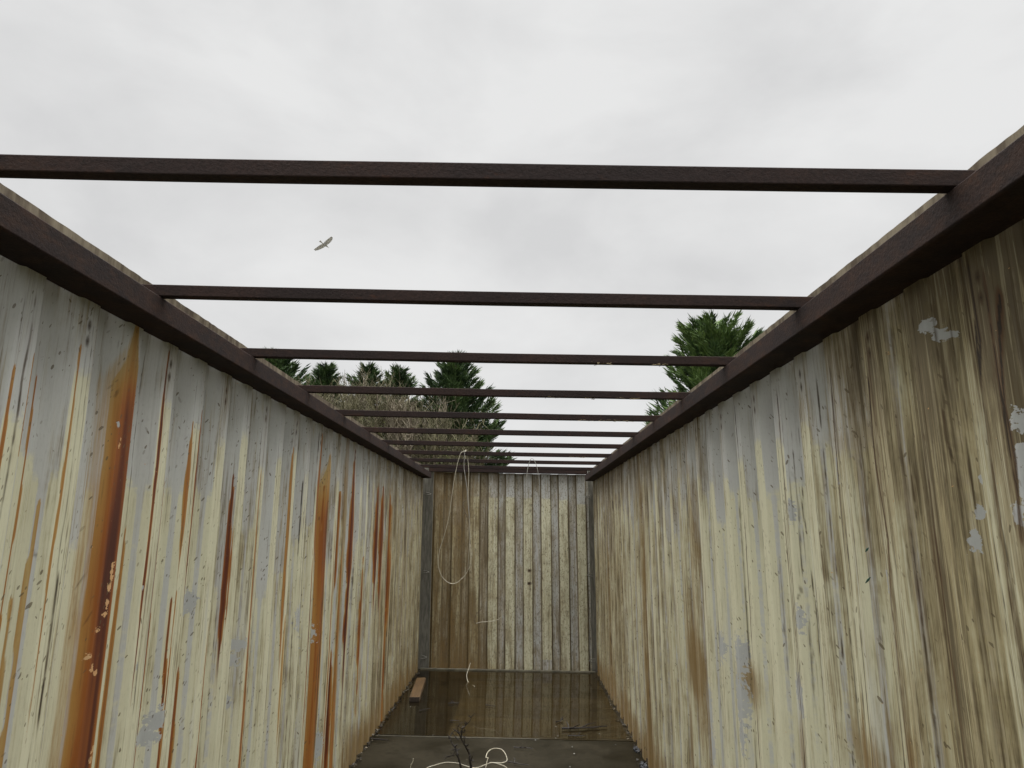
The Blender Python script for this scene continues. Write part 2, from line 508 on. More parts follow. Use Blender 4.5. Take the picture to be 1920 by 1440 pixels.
# (u0, v0, u1, v1, width in px at the lower end, darkness 0..1, kind) read off the photograph, turned into wall metres
L_RUST = [
 (259,605,150,1440,46,.72,'band'), (24,685,0,870,12,.45,'w'), (62,660,35,896,5,.4,'w'), (151,646,118,896,6,.35,'w'),
 (321,657,288,896,6,.8,'w'), (363,789,350,900,8,.4,'w'), (378,768,368,900,4,.75,'w'), (446,889,431,1030,8,.8,'w'),
 (260,986,217,1350,11,.42,'w'), (221,1102,184,1430,10,.75,'w'), (146,1050,105,1400,9,.75,'w'), (424,990,407,1140,9,.6,'w'),
 (398,1120,368,1440,7,.85,'w'), (390,1135,378,1440,5,.8,'w'), (405,1125,385,1440,5,.7,'w'), (360,1249,334,1440,15,.5,'w'),
 (465,997,446,1200,5,.35,'w'), (22,1110,0,1400,14,.85,'w'), (92,935,38,1300,7,.12,'w'), (550,836,541,1000,6,.35,'w'),
 (605,811,598,905,5,.5,'w'), (619,850,580,1440,17,.42,'band'), (668,839,655,1020,6,.85,'w'), (676,900,662,1020,7,.5,'w'),
 (646,919,638,1000,6,.6,'w'), (710,905,706,1000,4,.8,'w'), (719,911,716,1000,4,.8,'w'), (737,914,728,1060,6,.62,'w'),
 (526,925,495,1440,8,.68,'w'), (576,1000,569,1080,4,.4,'w'), (665,1000,645,1440,4,.6,'w'), (733,1000,720,1200,5,.65,'w'),
 (44,1120,20,1440,7,.15,'w'), (540,1150,522,1250,5,.15,'w'), (318,1120,300,1440,4,.7,'w'), (640,1020,622,1440,6,.4,'w'),
 (700,1010,690,1250,4,.55,'w'), (487,880,462,1300,3,.5,'w'), (330,900,300,1200,3,.7,'w'), (95,700,66,1000,3,.6,'w')]
R_RUST = [
 (1455,800,1492,1440,2,.85,'w'),
 (1352,850,1378,1440,2,.5,'w'), (1320,1050,1330,1440,2,.4,'w')]

rng = np.random.RandomState(11)
for _q in range(24):
    _y = 2.3 + 5.8*rng.rand(); _z = 1.2 + 1.15*rng.rand(); _l = .4+1.1*rng.rand()
    def _px(y, z):
        v = Vector((rk(-1.185, z)-CAM_X, y, z-CAM_Z))
        return 960+F_PX*v.dot(RIGHT)/v.dot(FWD), 720-F_PX*v.dot(UP)/v.dot(FWD)
    _a, _b = _px(_y, _z), _px(_y, max(_z-_l, .1))
    L_RUST.append((_a[0], _a[1], _b[0], min(_b[1], 1399), (2.2+3*rng.rand())*2.6/_y, .35+.5*rng.rand(), 'w'))

def build_side_wall(side):
    name = 'side_wall'
    # columns with vertices exactly on the bends of the sheet
    ks = []
    y = Y_BACK
    pro = []                         # profile break points
    k0 = int(math.floor((Y_BACK-PH)/PER))-1
    for k in range(k0, 40):
        e = PH + k*PER
        pro += [(e-0.078, 0.0), (e, 0.0), (e+0.043, 0.048), (e+0.118, 0.048)]
    pro = [p for p in pro if Y_BACK < p[0] < Y_END+0.04]
    pro = [(Y_BACK, pro[0][1])] + pro + [(Y_END+0.055, pro[-1][1])]
    py = np.array([p[0] for p in pro]); po = np.array([p[1] for p in pro])
    cols = []
    for a, b in zip(py[:-1], py[1:]):
        st = 0.05 if b < 0.55 else 0.02 if b < 1.0 else 0.0042 if a < 3.2 else 0.0065 if a < 5 else 0.011
        n = max(1, int(round((b-a)/st)))
        cols += list(a + (b-a)*np.arange(n)/n)
    S = np.array(cols + [py[-1]])
    Z = np.concatenate([np.linspace(-0.02, 1.0, 60)[:-1], np.linspace(1.0, 2.575, 131)])
    off = np.interp(S, py, po)
    SS, ZZ = np.meshgrid(S, Z, indexing='ij')
    vn = VN(5 if side < 0 else 6)
    dent = (vn(SS*1.3, ZZ*1.1)-.5)*0.010 + (vn(SS*5, ZZ*2.0+40)-.5)*0.0025
    X = side*(W + off[:, None] + dent*sst(ZZ, 0, .3)*(1-sst(ZZ, 2.3, 2.55)))
    X = X + SHEAR*(ZZ-1.3)
    nc, nz = SS.shape
    # ---- masks
    ph = np.mod(S-PH, PER)
    k = np.floor((S-PH+0.08)/PER).astype(int)
    face = np.where(ph > PER-0.078, 0, np.where(ph < 0.045, 1, np.where(ph < 0.118, 2, 3)))   # 0 proud, 1 back slope, 2 recess, 3 facing slope
    r2 = np.random.RandomState(21 if side < 0 else 22).rand(400, 4)
    kk = k + 60
    zt = np.where(face == 0, 2.20 + 0.20*(r2[kk, 0]-.4), np.where(face == 2, 1.93 + 0.30*(r2[kk, 1]-.5), np.where(face == 3, 1.75+0.6*(r2[kk, 2]-.5), 1.2)))
    if side > 0:
        zt = np.where(face == 3, 2.05+.3*(r2[kk, 2]-.5), zt)
        zt = np.where(face == 2, 2.12+.2*(r2[kk, 1]-.5), zt)
        zt = np.where((S < 2.05), 2.46, zt)
        zt = np.where((S > 4.1) & (S < 5.0), zt-0.10, zt)
        zt = np.where((S > 7.6) & (face != 0), 1.6, zt)
    cream = np.clip((zt[:, None]-ZZ)/0.10, -1, 1)
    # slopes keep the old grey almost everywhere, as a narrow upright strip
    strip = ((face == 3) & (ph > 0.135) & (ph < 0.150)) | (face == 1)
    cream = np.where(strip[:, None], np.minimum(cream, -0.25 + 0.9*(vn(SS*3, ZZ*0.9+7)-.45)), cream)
    grime_shade = np.zeros_like(SS); brown = np.zeros_like(SS); fleck = np.ones_like(SS)*0.8
    low = 1-sst(ZZ, 0.0, 0.55)
    if side < 0:
        grime_shade += 0.12 + 0.38*sst(SS, 5.6, 7.2) + 0.16*sst(SS, 3.3, 4.8)
        grime_shade += 0.35*low*sst(SS, 3, 5)
        brown += 0.85*(1-sst(ZZ, 0.0, 0.42))*sst(SS, 4.6, 6) + 0.25*np.exp(-((SS-7.6)/.5)**2) + .45*np.exp(-((SS-5.9)/.35)**2)*(1-sst(ZZ, .9, 2.1))
        yy, _ = on_wall(650, 900, -W)
        brown += 0.8*np.exp(-((SS-yy)/.06)**4)
        brown += .4*np.exp(-((SS-5.0)/.10)**2)*(1-sst(ZZ, 1.2, 2.2))
        grime_shade -= 0.10*sst(ZZ, 2.0, 2.3)
    else:
        grime_shade += (0.36+.5*(vn(SS*6, ZZ*2.0+70)-.35))*(1-sst(SS, 1.9, 2.8)) + 0.12 + 0.30*sst(SS, 3.7, 4.3) - 0.22*np.exp(-((SS-3.0)/.55)**2)
        grime_shade += 0.22*sst(SS, 5.2, 6.0) - 0.22*np.exp(-((SS-6.5)/.45)**2)
        grime_shade += 0.20*np.exp(-((SS-1.62)/.10)**2) + .22*np.exp(-((SS-1.8)/.05)**2)*(1-sst(ZZ, 1.6, 2.1))
        for uu, w_, a_ in ((1205, .10, .8), (1165, .14, .5), (1280, .10, .35), (1300, .12, .5), (1140, .18, .5)):
            yy, _ = on_wall(uu, 1050, W)
            brown += a_*np.exp(-((SS-yy)/w_)**2)*(1-.35*sst(ZZ, 1.2, 2.4))
        brown += 0.9*(1-sst(ZZ, 0.0, 0.55))*sst(SS, 4.4, 5.6)
        for (uu, v_, w_, hz, a_) in ((1400, 1275, .20, .14, 1.0), (1610, 1420, .13, .14, 1.1), (1300, 1250, .18, .28, .9), (1590, 1280, .06, .12, .4), (1500, 1400, .10, .15, .6), (1700, 1430, .10, .12, .6)):
            yy, z_ = on_wall(uu, v_, W)
            brown += a_*np.exp(-((SS-yy)/w_)**2-((ZZ-z_)/hz)**2)
    # dirt in the inner corners of the ribs, deepened to paint in rib shading
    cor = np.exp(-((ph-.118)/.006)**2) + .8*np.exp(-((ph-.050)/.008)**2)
    grime_shade += cor[:, None]*(.08+.34*vn(SS*4, ZZ*2.2+12))*(.35+.65*sst(ZZ, .2, 2.2))
    if side > 0:
        grime_shade += .38*(1-sst(SS, 1.55, 2.1))*sst(ZZ, 1.7, 2.5) + .30*np.exp(-((SS-1.72)/.07)**2)*(.5+vn(SS*9, ZZ*1.5)) + .35*np.exp(-((SS-2.10)/.06)**2)*sst(ZZ, 1.9, 2.4) + .40*np.exp(-((SS-1.42)/.05)**2)*(.4+vn(SS*9, ZZ*1.5))
        grime_shade += .30*np.exp(-((SS-1.655)/.03)**2)*(1-sst(ZZ, 1.75, 2.05))
        grime_shade -= .35*np.exp(-((SS-1.60)/.025)**2)
    fleck = 0.55 + 0.5*vn(SS*2.2, ZZ*2.2+90)
    fleck += 0.25*sst(SS, 7, 8)
    mottle = (.55 if side < 0 else .8)*sst(SS, 5.2 if side > 0 else 6.2, 8.0)*(.35+.9*vn(SS*1.7, ZZ*1.2+33))
    # rust runs
    rust = np.zeros_like(SS); rdark = np.full_like(SS, 0.2)
    for (u0, v0, u1, v1, wp, dk, kd) in (L_RUST if side < 0 else R_RUST):
        ya, za = on_wall(u0, v0, side*W)
        yb, zb = on_wall(u1, v1, side*W)
        if kd == 'w':
            ym_ = .5*(ya+yb); ya, yb = ym_+.12*(ya-ym_), ym_+.12*(yb-ym_)
        yw, _ = on_wall(u1+wp/2, v1, side*W); yv, _ = on_wall(u1-wp/2, v1, side*W)
        wid = abs(yw-yv)
        lo, hi = min(ya, yb)-wid-.05, max(ya, yb)+wid+.05
        i0, i1 = np.searchsorted(S, lo), np.searchsorted(S, hi)
        if i1 <= i0: continue
        s_, z_ = SS[i0:i1], ZZ[i0:i1]
        t = (za-z_)/max(za-zb, .05)                 # 0 at the top of the run, 1 at its picked lower end
        cen = ya + (yb-ya)*np.clip(t, 0, 1.0) + 0.005*(vn(z_*3, z_*0+ya*37)-.5) + .003*(vn(z_*14, z_*0+ya*23)-.5)
        tt = np.clip(t, 0, 1.0)
        tail = 1-sst(t, 1.3, 3.2) if (kd == 'w' and v1 < 1400) else 1.0
        if kd == 'band':
            w = wid*np.clip(.25+.9*sst(t, .0, .22), 0, 1)*(1-.12*sst(t, .5, 1.)) + .012*(vn(z_*2, z_*0+9)-.5)
        else:
            w = wid*(0.10+0.95*np.power(tt, .7))
            w = w*np.where(t > 1, 1-.6*sst(t, 1, 2.6), 1)*(.72+.55*vn(z_*6+ya*9, z_*0+5))
        if kd != 'band': w = w*np.where(face[i0:i1] == 3, .5, 1.0)[:, None]
        d = (s_-cen)/np.maximum(w/2, .0030)
        on = sst(t, -0.02, 0.05)*tail
        # crisp on the far side, soft on the near one, striated inside
        prof = (1-sst(np.abs(d), .75, 1.15))
        stri = .52+.75*vn(s_*210, z_*1.6+ya*11)*(.6+.7*vn(s_*40, z_*5+ya*7))
        v = prof*on*np.clip(stri, 0, 1.1)
        if kd == 'band':
            halo = .24*(1-sst(np.abs(d+.25), 1.0, 1.7))*on
            v = np.maximum(v, halo)
        r_ = rust[i0:i1]
        core = dk*(1-.62*sst(np.abs(d), .45, 1.0)) * (0.78+.35*vn(s_*60, z_*1.7+3)) * np.where(kd == 'band', .30+.75*sst(t, .08, .24), 1)
        if kd == 'band':
            core = core*(1-.30*sst(-d, -.1, .5)) + .16*np.exp(-((z_-1.75)/.28)**2)*np.exp(-(d/.6)**2)
        rdark[i0:i1] = np.where(v > r_, core, rdark[i0:i1])
        rust[i0:i1] = np.maximum(r_, v)
    # thin crooked drip lines
    drip = np.zeros_like(SS)
    rr = np.random.RandomState(3 if side < 0 else 4)
    nd_ = 230 if side < 0 else 360
    for q in range(nd_):
        s0 = 1.0 + (rr.rand()**1.25)*8.4
        if side > 0 and q < 130: s0 = 1.25 + 1.45*rr.rand()
        if side < 0 and q < 60: s0 = 2.6 + 3.0*rr.rand()
        ztop = 2.5 if rr.rand() < .35 else 2.5 - rr.rand()*1.5
        zlen = .3 + rr.rand()*2.2
        amp = rr.rand()**1.2*(1.0 if rr.rand() < .35 else .6) + .3
        wob = .003 + .011*rr.rand()**3
        wd = .0026 + .0024*rr.rand()
        if s0 > 3.2: wd *= 1.35
        i0, i1 = np.searchsorted(S, s0-.06), np.searchsorted(S, s0+.06)
        s_, z_ = SS[i0:i1], ZZ[i0:i1]
        cen = s0 + wob*((vn(z_*2.1+q*7.3, z_*0+q)-.5)*2 + (vn(z_*9+q*3.1, z_*0+q+100)-.5)*.8)
        wdl = wd*np.where(face[i0:i1] == 3, .55, 1.0)[:, None]
        v = amp*np.exp(-((s_-cen)/wdl)**2)*sst(ztop-z_, 0, .06)*(1-sst(ztop-z_, zlen*.8, zlen))
        v *= (.45+.75*vn(z_*5+q, z_*0+q*3))*(.6+.7*vn(z_*40+q, s_*90))
        drip[i0:i1] = np.maximum(drip[i0:i1], v)
    if side > 0:            # long wandering cracks of dirt on the near right panel
        for (pts, wd) in (([(1815,500),(1838,640),(1840,800),(1862,1000),(1880,1180),(1905,1430)], .006),
                          ([(1830,620),(1850,900),(1878,1050),(1905,1200),(1920,1260)], .005),
                          ([(1628,720),(1640,860),(1665,1010),(1672,1200)], .0045), ([(1556,700),(1571,900),(1592,1150),(1612,1440)], .0035),
                          ([(1800,480),(1812,600),(1835,760),(1850,830)], .005), ([(1868,560),(1885,760),(1905,860),(1915,1000)], .006)):
            q = [on_wall(a, b, W) for a, b in pts]
            zq = np.array([p[1] for p in q])[::-1]; yq = np.array([p[0] for p in q])[::-1]
            cen = np.interp(ZZ[0], zq, yq) + .006*(vn(ZZ[0]*6, ZZ[0]*0+3)-.5)
            act = sst(ZZ[0], zq[0]-.05, zq[0])*(1-sst(ZZ[0], zq[-1], zq[-1]+.05))
            drip = np.maximum(drip, 1.45*np.exp(-((SS-cen[None, :])/(wd*.9))**2)*act[None, :]*(.6+.6*vn(ZZ*7, SS*0)))
    # weld marks under the rail on every second rib, and leaf smears
    for kq in range(0, 34):
        e = PH + kq*PER
        if kq % 2 == 0:
            for dz in (2.455, 2.405):
                drip = np.maximum(drip, 1.1*np.exp(-((SS-(e-.04))/.010)**2-((ZZ-dz)/.018)**2))
            i0, i1 = np.searchsorted(S, e-.09), np.searchsorted(S, e+.01)
            grime_shade[i0:i1] += .22*sst(ZZ[i0:i1], 1.9, 2.45)
    for q in range(70 if side < 0 else 110):
        s0 = 1.1 + rr.rand()**1.6*6; z0 = .9+rr.rand()*1.4
        a = .003+.004*rr.rand(); b = .008+.022*rr.rand()
        sl = (rr.rand()-.5)*.8
        i0, i1 = np.searchsorted(S, s0-.06), np.searchsorted(S, s0+.06)
        s_, z_ = SS[i0:i1], ZZ[i0:i1]
        drip[i0:i1] = np.maximum(drip[i0:i1], (.35+.35*rr.rand())*np.exp(-((s_-s0-sl*(z_-z0))/a)**4-((z_-z0)/b)**4))
    # flaked patches
    patch = np.zeros_like(SS); peel = np.zeros_like(SS)
    def blob(arr, u, v, wpx, hpx, amp=1.0):
        y0, z0 = on_wall(u, v, side*W)
        y1, _ = on_wall(u+wpx/2, v, side*W); _, z1 = on_wall(u, v+hpx/2, side*W)
        arr[:] = np.maximum(arr, amp*np.exp(-(((SS-y0)/max(abs(y1-y0), .006))**2+((ZZ-z0)/max(abs(z1-z0), .01))**2)))
    if side > 0:
        for p in ((1733,612,30,30),(1752,628,24,26),(1908,790,30,60),(1914,850,32,50),(1912,960,30,56),(1917,900,18,100),(1806,960,10,34),(1807,1015,12,50),(1803,900,6,30),
                  (1385,1230,14,90),(1388,1310,18,120),(1392,1380,10,80),(1352,1210,14,60),(1346,1235,12,40),(1333,1330,8,110),(1337,1400,12,80),
                  (1496,1160,10,60),(1498,1290,14,60),(1503,1320,10,60),(1480,960,9,50),(1565,880,14,60),(1636,1090,10,60),(1360,1130,6,60)): blob(patch, *p)
    else:
        for p in ((370,1130,16,56),(300,1350,18,50),(290,1380,24,40),(455,1210,16,30),(448,1240,14,30),(560,1160,14,60),(565,1210,12,50),(590,1190,12,40),
                  (440,1320,12,40),(600,1400,12,60),(480,1215,14,120),(265,1102,6,14),(255,1250,5,18),(222,797,5,10)): blob(patch, *p)
        for p in ((208,1065,9,26),(202,1100,9,24),(206,1085,8,20),(198,1130,8,22),(193,1152,10,24),(180,1182,9,12),(165,1232,9,12),(168,1255,11,14),(176,1262,9,10),(172,1404,6,16),(166,1425,6,16),
                  (226,822,4,6),(222,836,4,6)): blob(peel, *p, amp=1.15)
    # ---- mesh
    co = np.stack([X, SS, ZZ], -1).reshape(-1, 3)
    idx = np.arange(nc*nz).reshape(nc, nz)
    a, b, c, d = idx[:-1, :-1], idx[1:, :-1], idx[1:, 1:], idx[:-1, 1:]
    quads = np.stack([a, b, c, d] if side < 0 else [a, d, c, b], -1).reshape(-1, 4)
    # outer skin of the same sheet, 4 mm outside, coarse
    base_n = len(co)
    oc = []
    of = []
    for yv, ov in zip(py, po):
        for zv in (-0.02, 2.575):
            oc.append((side*(W+ov+.012)+SHEAR*(zv-1.3), yv, zv))
    for i in range(len(py)-1):
        o_ = base_n+2*i
        of.append((o_, o_+1, o_+3, o_+2) if side < 0 else (o_, o_+2, o_+3, o_+1))
    co = np.concatenate([co, np.array(oc)])
    quads = np.concatenate([quads, np.array(of)])
    me = bpy.data.meshes.new(name)
    me.vertices.add(len(co)); me.vertices.foreach_set('co', co.astype(np.float32).ravel())
    me.loops.add(quads.size); me.loops.foreach_set('vertex_index', quads.astype(np.int32).ravel())
    me.polygons.add(len(quads))
    me.polygons.foreach_set('loop_start', (np.arange(len(quads))*4).astype(np.int32))
    me.update(calc_edges=True)
    pad = len(oc)
    def put(nm, arr, fill=0.0):
        at_ = me.attributes.new(nm, 'FLOAT', 'POINT')
        at_.data.foreach_set('value', np.concatenate([arr.ravel(), np.full(pad, fill)]).astype(np.float32))
    for nm, arr in (('cream', cream), ('grime_shade', grime_shade), ('brown', brown), ('rust', rust), ('rdark', rdark), ('drip', np.clip(drip, 0, 1.2)), ('patch', patch), ('peel', peel), ('fleckiness', fleck), ('mottle', mottle)):
        put(nm, arr, 0.3 if nm == 'grime_shade' else 0.0)
    stv = np.stack([SS + (30 if side > 0 else 0), ZZ, np.zeros_like(SS)], -1).reshape(-1, 3)
    stv = np.concatenate([stv, np.array([(c_[1]+60, c_[2], 0) for c_ in oc])])
    at_ = me.attributes.new('st', 'FLOAT_VECTOR', 'POINT')
    at_.data.foreach_set('vector', stv.astype(np.float32).ravel())
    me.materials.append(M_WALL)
    o = bpy.data.objects.new(name, me)
    COL.objects.link(o)
    o.parent = box
    return o

wl = build_side_wall(-1); tag(wl, 'left wall with long orange rust runs')
wr_ = build_side_wall(1); tag(wr_, 'right wall stained olive brown')

# ---- end wall
def build_end_wall():
    ribs = [(-1.03, -.915), (-.777, -.655), (-.528, -.406), (-.272, -.15), (-.029, .088), (.222, .332), (.471, .592), (.719, .836), (.97, 1.084)]
    px, po = [-1.06], [.036]
    for a, b in ribs:
        px += [a-.022, a, b, b+.022]; po += [.036, 0, 0, .036]
    px += [1.13]; po += [.036]
    px = np.array(px); po = np.array(po)
    cols = []
    for a, b in zip(px[:-1], px[1:]):
        n = max(1, int(round((b-a)/.0075)))
        cols += list(a+(b-a)*np.arange(n)/n)
    S = np.array(cols+[px[-1]])
    Z = np.linspace(0.01, 2.63, 190)
    off = np.interp(S, px, po)
    SS, ZZ = np.meshgrid(S, Z, indexing='ij')
    vn = VN(9)
    Y = Y_END + off[:, None] + (vn(SS*4, ZZ*1.5)-.5)*.004
    X = SS + SHEAR*(ZZ-1.3)
    proud = off < 0.006
    ki = np.clip(np.searchsorted(np.array([r[0]-.03 for r in ribs]), S)-1, 0, 8)
    tops = np.array([2.1, 1.9, 2.30, 2.29, 2.30, 2.29, 2.29, 2.27, 2.22])
    cream = np.where(proud[:, None], np.clip((tops[ki][:, None]-ZZ)/.05, -1, 1), -1.0)
    cream = np.where((proud & (ki == 6))[:, None] & (ZZ < .16), -1, cream)
    slope = ((off >= 0.003) & (off <= 0.034)) & (S[:] > -2)
    leftness = 1-sst(SS, -.75, .05)
    grime_shade = .70*leftness + .20 + .20*(~proud)[:, None] - .05*sst(SS, .1, .5) + .18*np.exp(-((SS+.45)/.25)**2)*(1-sst(ZZ, .3, 1.3)) + .25*(1-sst(ZZ, 0, .25))
    grime_shade = grime_shade + slope[:, None]*1.0 + .25*np.exp(-((SS+.15)/.1)**2-((ZZ-1.9)/.2)**2)  # shadow lines of the rib slopes painted in through the dirt mask
    brown = .52*leftness + .25*np.exp(-((SS+.5)/.3)**2)*(1-sst(ZZ, .2, 1.2)) + .2*(1-sst(ZZ, 0, .2))
    rust = np.zeros_like(SS); rdark = rust+.3; drip = np.zeros_like(SS)
    rr = np.random.RandomState(8)
    for q in range(90):
        s0 = -1.05+rr.rand()*2.15; z1 = .2+rr.rand()*2.2; ln = .1+rr.rand()*.9
        cen = s0 + .006*(vn(ZZ*4+q*5, ZZ*0+q)-.5)
        drip = np.maximum(drip, (.25+.4*rr.rand())*np.exp(-((SS-cen)/.005)**2)*sst(z1-ZZ, 0, .05)*(1-sst(z1-ZZ, ln*.8, ln)))
    # two small dark holes
    for (u, v) in ((993, 1070), (992, 1094)):
        p = at(u, v, Y_END)
        drip = np.maximum(drip, 1.2*np.exp(-((SS-p.x)/.028)**4-((ZZ-p.z)/.022)**4))
    me = bpy.data.meshes.new('end_wall')
    co = np.stack([X, Y, ZZ], -1).reshape(-1, 3)
    nc, nz = SS.shape
    idx = np.arange(nc*nz).reshape(nc, nz)
    a, b, c, d = idx[:-1, :-1], idx[1:, :-1], idx[1:, 1:], idx[:-1, 1:]
    quads = np.stack([a, b, c, d], -1).reshape(-1, 4)
    oc = []; of = []
    for xv, ov in zip(px, po):
        for zv in (.01, 2.63): oc.append((rk(xv, zv), Y_END+ov+.012, zv))
    for i in range(len(px)-1):
        o_ = nc*nz+2*i; of.append((o_, o_+1, o_+3, o_+2))
    co = np.concatenate([co, np.array(oc)]); quads = np.concatenate([quads, np.array(of)])
    me.vertices.add(len(co)); me.vertices.foreach_set('co', co.astype(np.float32).ravel())
    me.loops.add(quads.size); me.loops.foreach_set('vertex_index', quads.astype(np.int32).ravel())
    me.polygons.add(len(quads)); me.polygons.foreach_set('loop_start', (np.arange(len(quads))*4).astype(np.int32))
    me.update(calc_edges=True)
    pad = len(oc)
    for nm, arr in (('cream', cream), ('grime_shade', grime_shade), ('brown', brown), ('rust', rust), ('rdark', rdark), ('drip', drip), ('patch', rust), ('peel', rust), ('fleckiness', rust+1.6), ('mottle', rust+1.2)):
        at_ = me.attributes.new(nm, 'FLOAT', 'POINT')
        at_.data.foreach_set('value', np.concatenate([np.broadcast_to(arr, SS.shape).ravel(), np.zeros(pad)]).astype(np.float32))
    stv = np.concatenate([np.stack([SS*1.0+80, ZZ, ZZ*0], -1).reshape(-1, 3), np.array([(c_[0]+90, c_[2], 0) for c_ in oc])])
    at_ = me.attributes.new('st', 'FLOAT_VECTOR', 'POINT')
    at_.data.foreach_set('vector', stv.astype(np.float32).ravel())
    me.materials.append(M_WALL)
    o = bpy.data.objects.new('end_wall', me)
    COL.objects.link(o); o.parent = box
    return o
build_end_wall()

# ---- rails, lips, bows, header, posts
def top_rail(side):
    # hollow box rail: inner face, underside, top; slightly uneven along its length
    sec = [(1.073, 2.5345), (1.073, 2.6100), (1.076, 2.6113), (1.198, 2.6113), (1.198, 2.530), (1.079, 2.530)]
    ys = np.arange(Y_BACK, Y_END-.04, .12)
    V, Fc = [], []
    vn = VN(31)
    for i, y in enumerate(ys):
        for (x, z) in sec:
            w_ = .0012*(float(vn(np.array(y*1.5), np.array(2.0+side)))-.5)
            V.append((rk(side*x, z)+w_, y, z+.002*(float(vn(np.array(y*.8), np.array(7.0+side)))-.5)))
    n = len(sec)
    for i in range(len(ys)-1):
        for k in range(n):
            k2 = (k+1) % n
            q = (i*n+k, i*n+k2, (i+1)*n+k2, (i+1)*n+k)
            Fc.append(q if side < 0 else q[::-1])
    Fc.append(tuple(range(n)) if side > 0 else tuple(range(n))[::-1])
    Fc.append(tuple((len(ys)-1)*n+k for k in (range(n) if side < 0 else reversed(range(n)))))
    o = mesh_obj('top_rail', V, Fc, M_FRAME, box)
    md = o.modifiers.new('bevel', 'BEVEL'); md.width = .002; md.segments = 2; md.limit_method = 'ANGLE'
    # the torn edge of the old roof sheet standing up behind the rail
    ys = np.arange(Y_BACK, Y_END, .03)
    V, Fc = [], []
    rr = random.Random(5+int(side))
    for y in ys:
        top = (2.714 if side < 0 else 2.728) + .0012*math.sin(y*3+side) + .0006*math.sin(y*19) + rr.uniform(-.0012, .0012)
        bulge = .0015*math.sin(y*3.1)
        for (x, z) in ((1.2, 2.606), (1.2+bulge, 2.69), (1.2, top), (1.207, top), (1.207+bulge, 2.69), (1.207, 2.606)):
            V.append((rk(side*x, z), y, z))
    for i in range(len(ys)-1):
        for k in range(6):
            k2 = (k+1) % 6
            q = (i*6+k, i*6+k2, (i+1)*6+k2, (i+1)*6+k)
            Fc.append(q if side < 0 else q[::-1])
    mesh_obj('roof_sheet_edge', V, Fc, M_LIP, box)
top_rail(-1); top_rail(1)

def roof_bow(y0, k=0):
    n = 30
    V, Fc = [], []
    vn = VN(50+k)
    sec = [(0.0, 0.0), (0.0, -.0405), (.036, -.0405), (.036, 0.0)]
    for i in range(n+1):
        x = -1.196 + 2.392*i/n
        sag = -.003*(1-(x/1.2)**2) + .002*(float(vn(np.array(x*2.0+3), np.array(1.0)))-.5)*(1-(x/1.2)**4)
        wy = .004*(float(vn(np.array(x*1.6+3), np.array(9.0)))-.5)
        for (dy, dz) in sec:
            z = 2.6560+dz+sag
            V.append((rk(x, z), y0+dy+wy+(.008 if k == 0 else .012)*x, z))
    for i in range(n):
        for q in range(4):
            q2 = (q+1) % 4
            Fc.append((i*4+q, (i+1)*4+q, (i+1)*4+q2, i*4+q2))
    Fc.append((0, 1, 2, 3)); Fc.append((n*4+3, n*4+2, n*4+1, n*4))
    o = mesh_obj('roof_bow', V, Fc, M_FRAME, box)
    md = o.modifiers.new('bevel', 'BEVEL'); md.width = .003; md.segments = 2; md.limit_method = 'ANGLE'
BOW_Y = [1.3283+.8143*i for i in range(10)]
for i, y in enumerate(BOW_Y): roof_bow(y, k=i)

bm = bmesh.new(); box_bm(bm, -1.117, 1.117, 9.47, 9.538, 2.632, 2.712, bev=.004)
bm_obj('end_header', bm, M_FRAME, box)
bm = bmesh.new(); box_bm(bm, -1.117, 1.117, 9.475, 9.60, 2.7135, 2.726)
bm_obj('header_flange', bm, M_STRIP, box)
for sx in (-1, 1):
    bm = bmesh.new()
    x0, x1 = (-1.27, -1.065) if sx < 0 else (1.135, 1.27)
    box_bm(bm, x0, x1, 9.590, 9.64, -.02, 2.70, bev=.003)
    bm_obj('corner_post', bm, M_POST, box)
    for z in (2.32, 1.26, 0.16):                      # lashing eyes welded into the corners
        path = [(rk(sx*1.165, z), 9.50, z-.02), (rk(sx*1.12, z), 9.49, z-.012), (rk(sx*1.085, z), 9.50, z), (rk(sx*1.12, z), 9.52, z+.012), (rk(sx*1.165, z), 9.53, z+.02)]
        V, Fc = tube(spline(path, 4), .007, 6)
        mesh_obj('lashing_ring', V, Fc, M_POST, box, smooth=True)
bm = bmesh.new(); box_bm(bm, -1.165, 1.165, 9.497, 9.536, -.01, .026, bev=.003)
bm_obj('end_sill', bm, M_SILL, box)

# ---- floor
SEAM = 6.62
bm = bmesh.new(); box_bm(bm, -1.22, 1.22, Y_BACK, SEAM-.012, -.10, 0.0, lean=False)
bm_obj('floor_panel', bm, M_NEAR, box)
bm = bmesh.new(); box_bm(bm, -1.22, -.49, SEAM+.012, 9.60, -.10, -.004, lean=False)
bm_obj('floor_panel', bm, M_FARL, box)
bm = bmesh.new(); box_bm(bm, -.488, 1.22, SEAM+.012, 9.60, -.10, 0.0, lean=False)
tag(bm_obj('floor_panel', bm, M_FARR, box), 'brown plywood sheet under the water')
bm = bmesh.new(); box_bm(bm, -1.17, .35, SEAM-.0115, SEAM+.0115, -.08, .004, lean=False)
bm_obj('joint_strip', bm, M_STRIP, box)
bm = bmesh.new(); box_bm(bm, .352, 1.17, SEAM-.0115, SEAM+.0115, -.08, -.006, lean=False)
bm_obj('joint_strip', bm, M_STRIP, box)
for sx in (-1, 1):
    bm = bmesh.new(); box_bm(bm, *sorted((sx*1.222, sx*1.27)), Y_BACK, 9.62, -.15, .02, lean=False)
    bm_obj('bottom_rail', bm, M_FRAME, box)

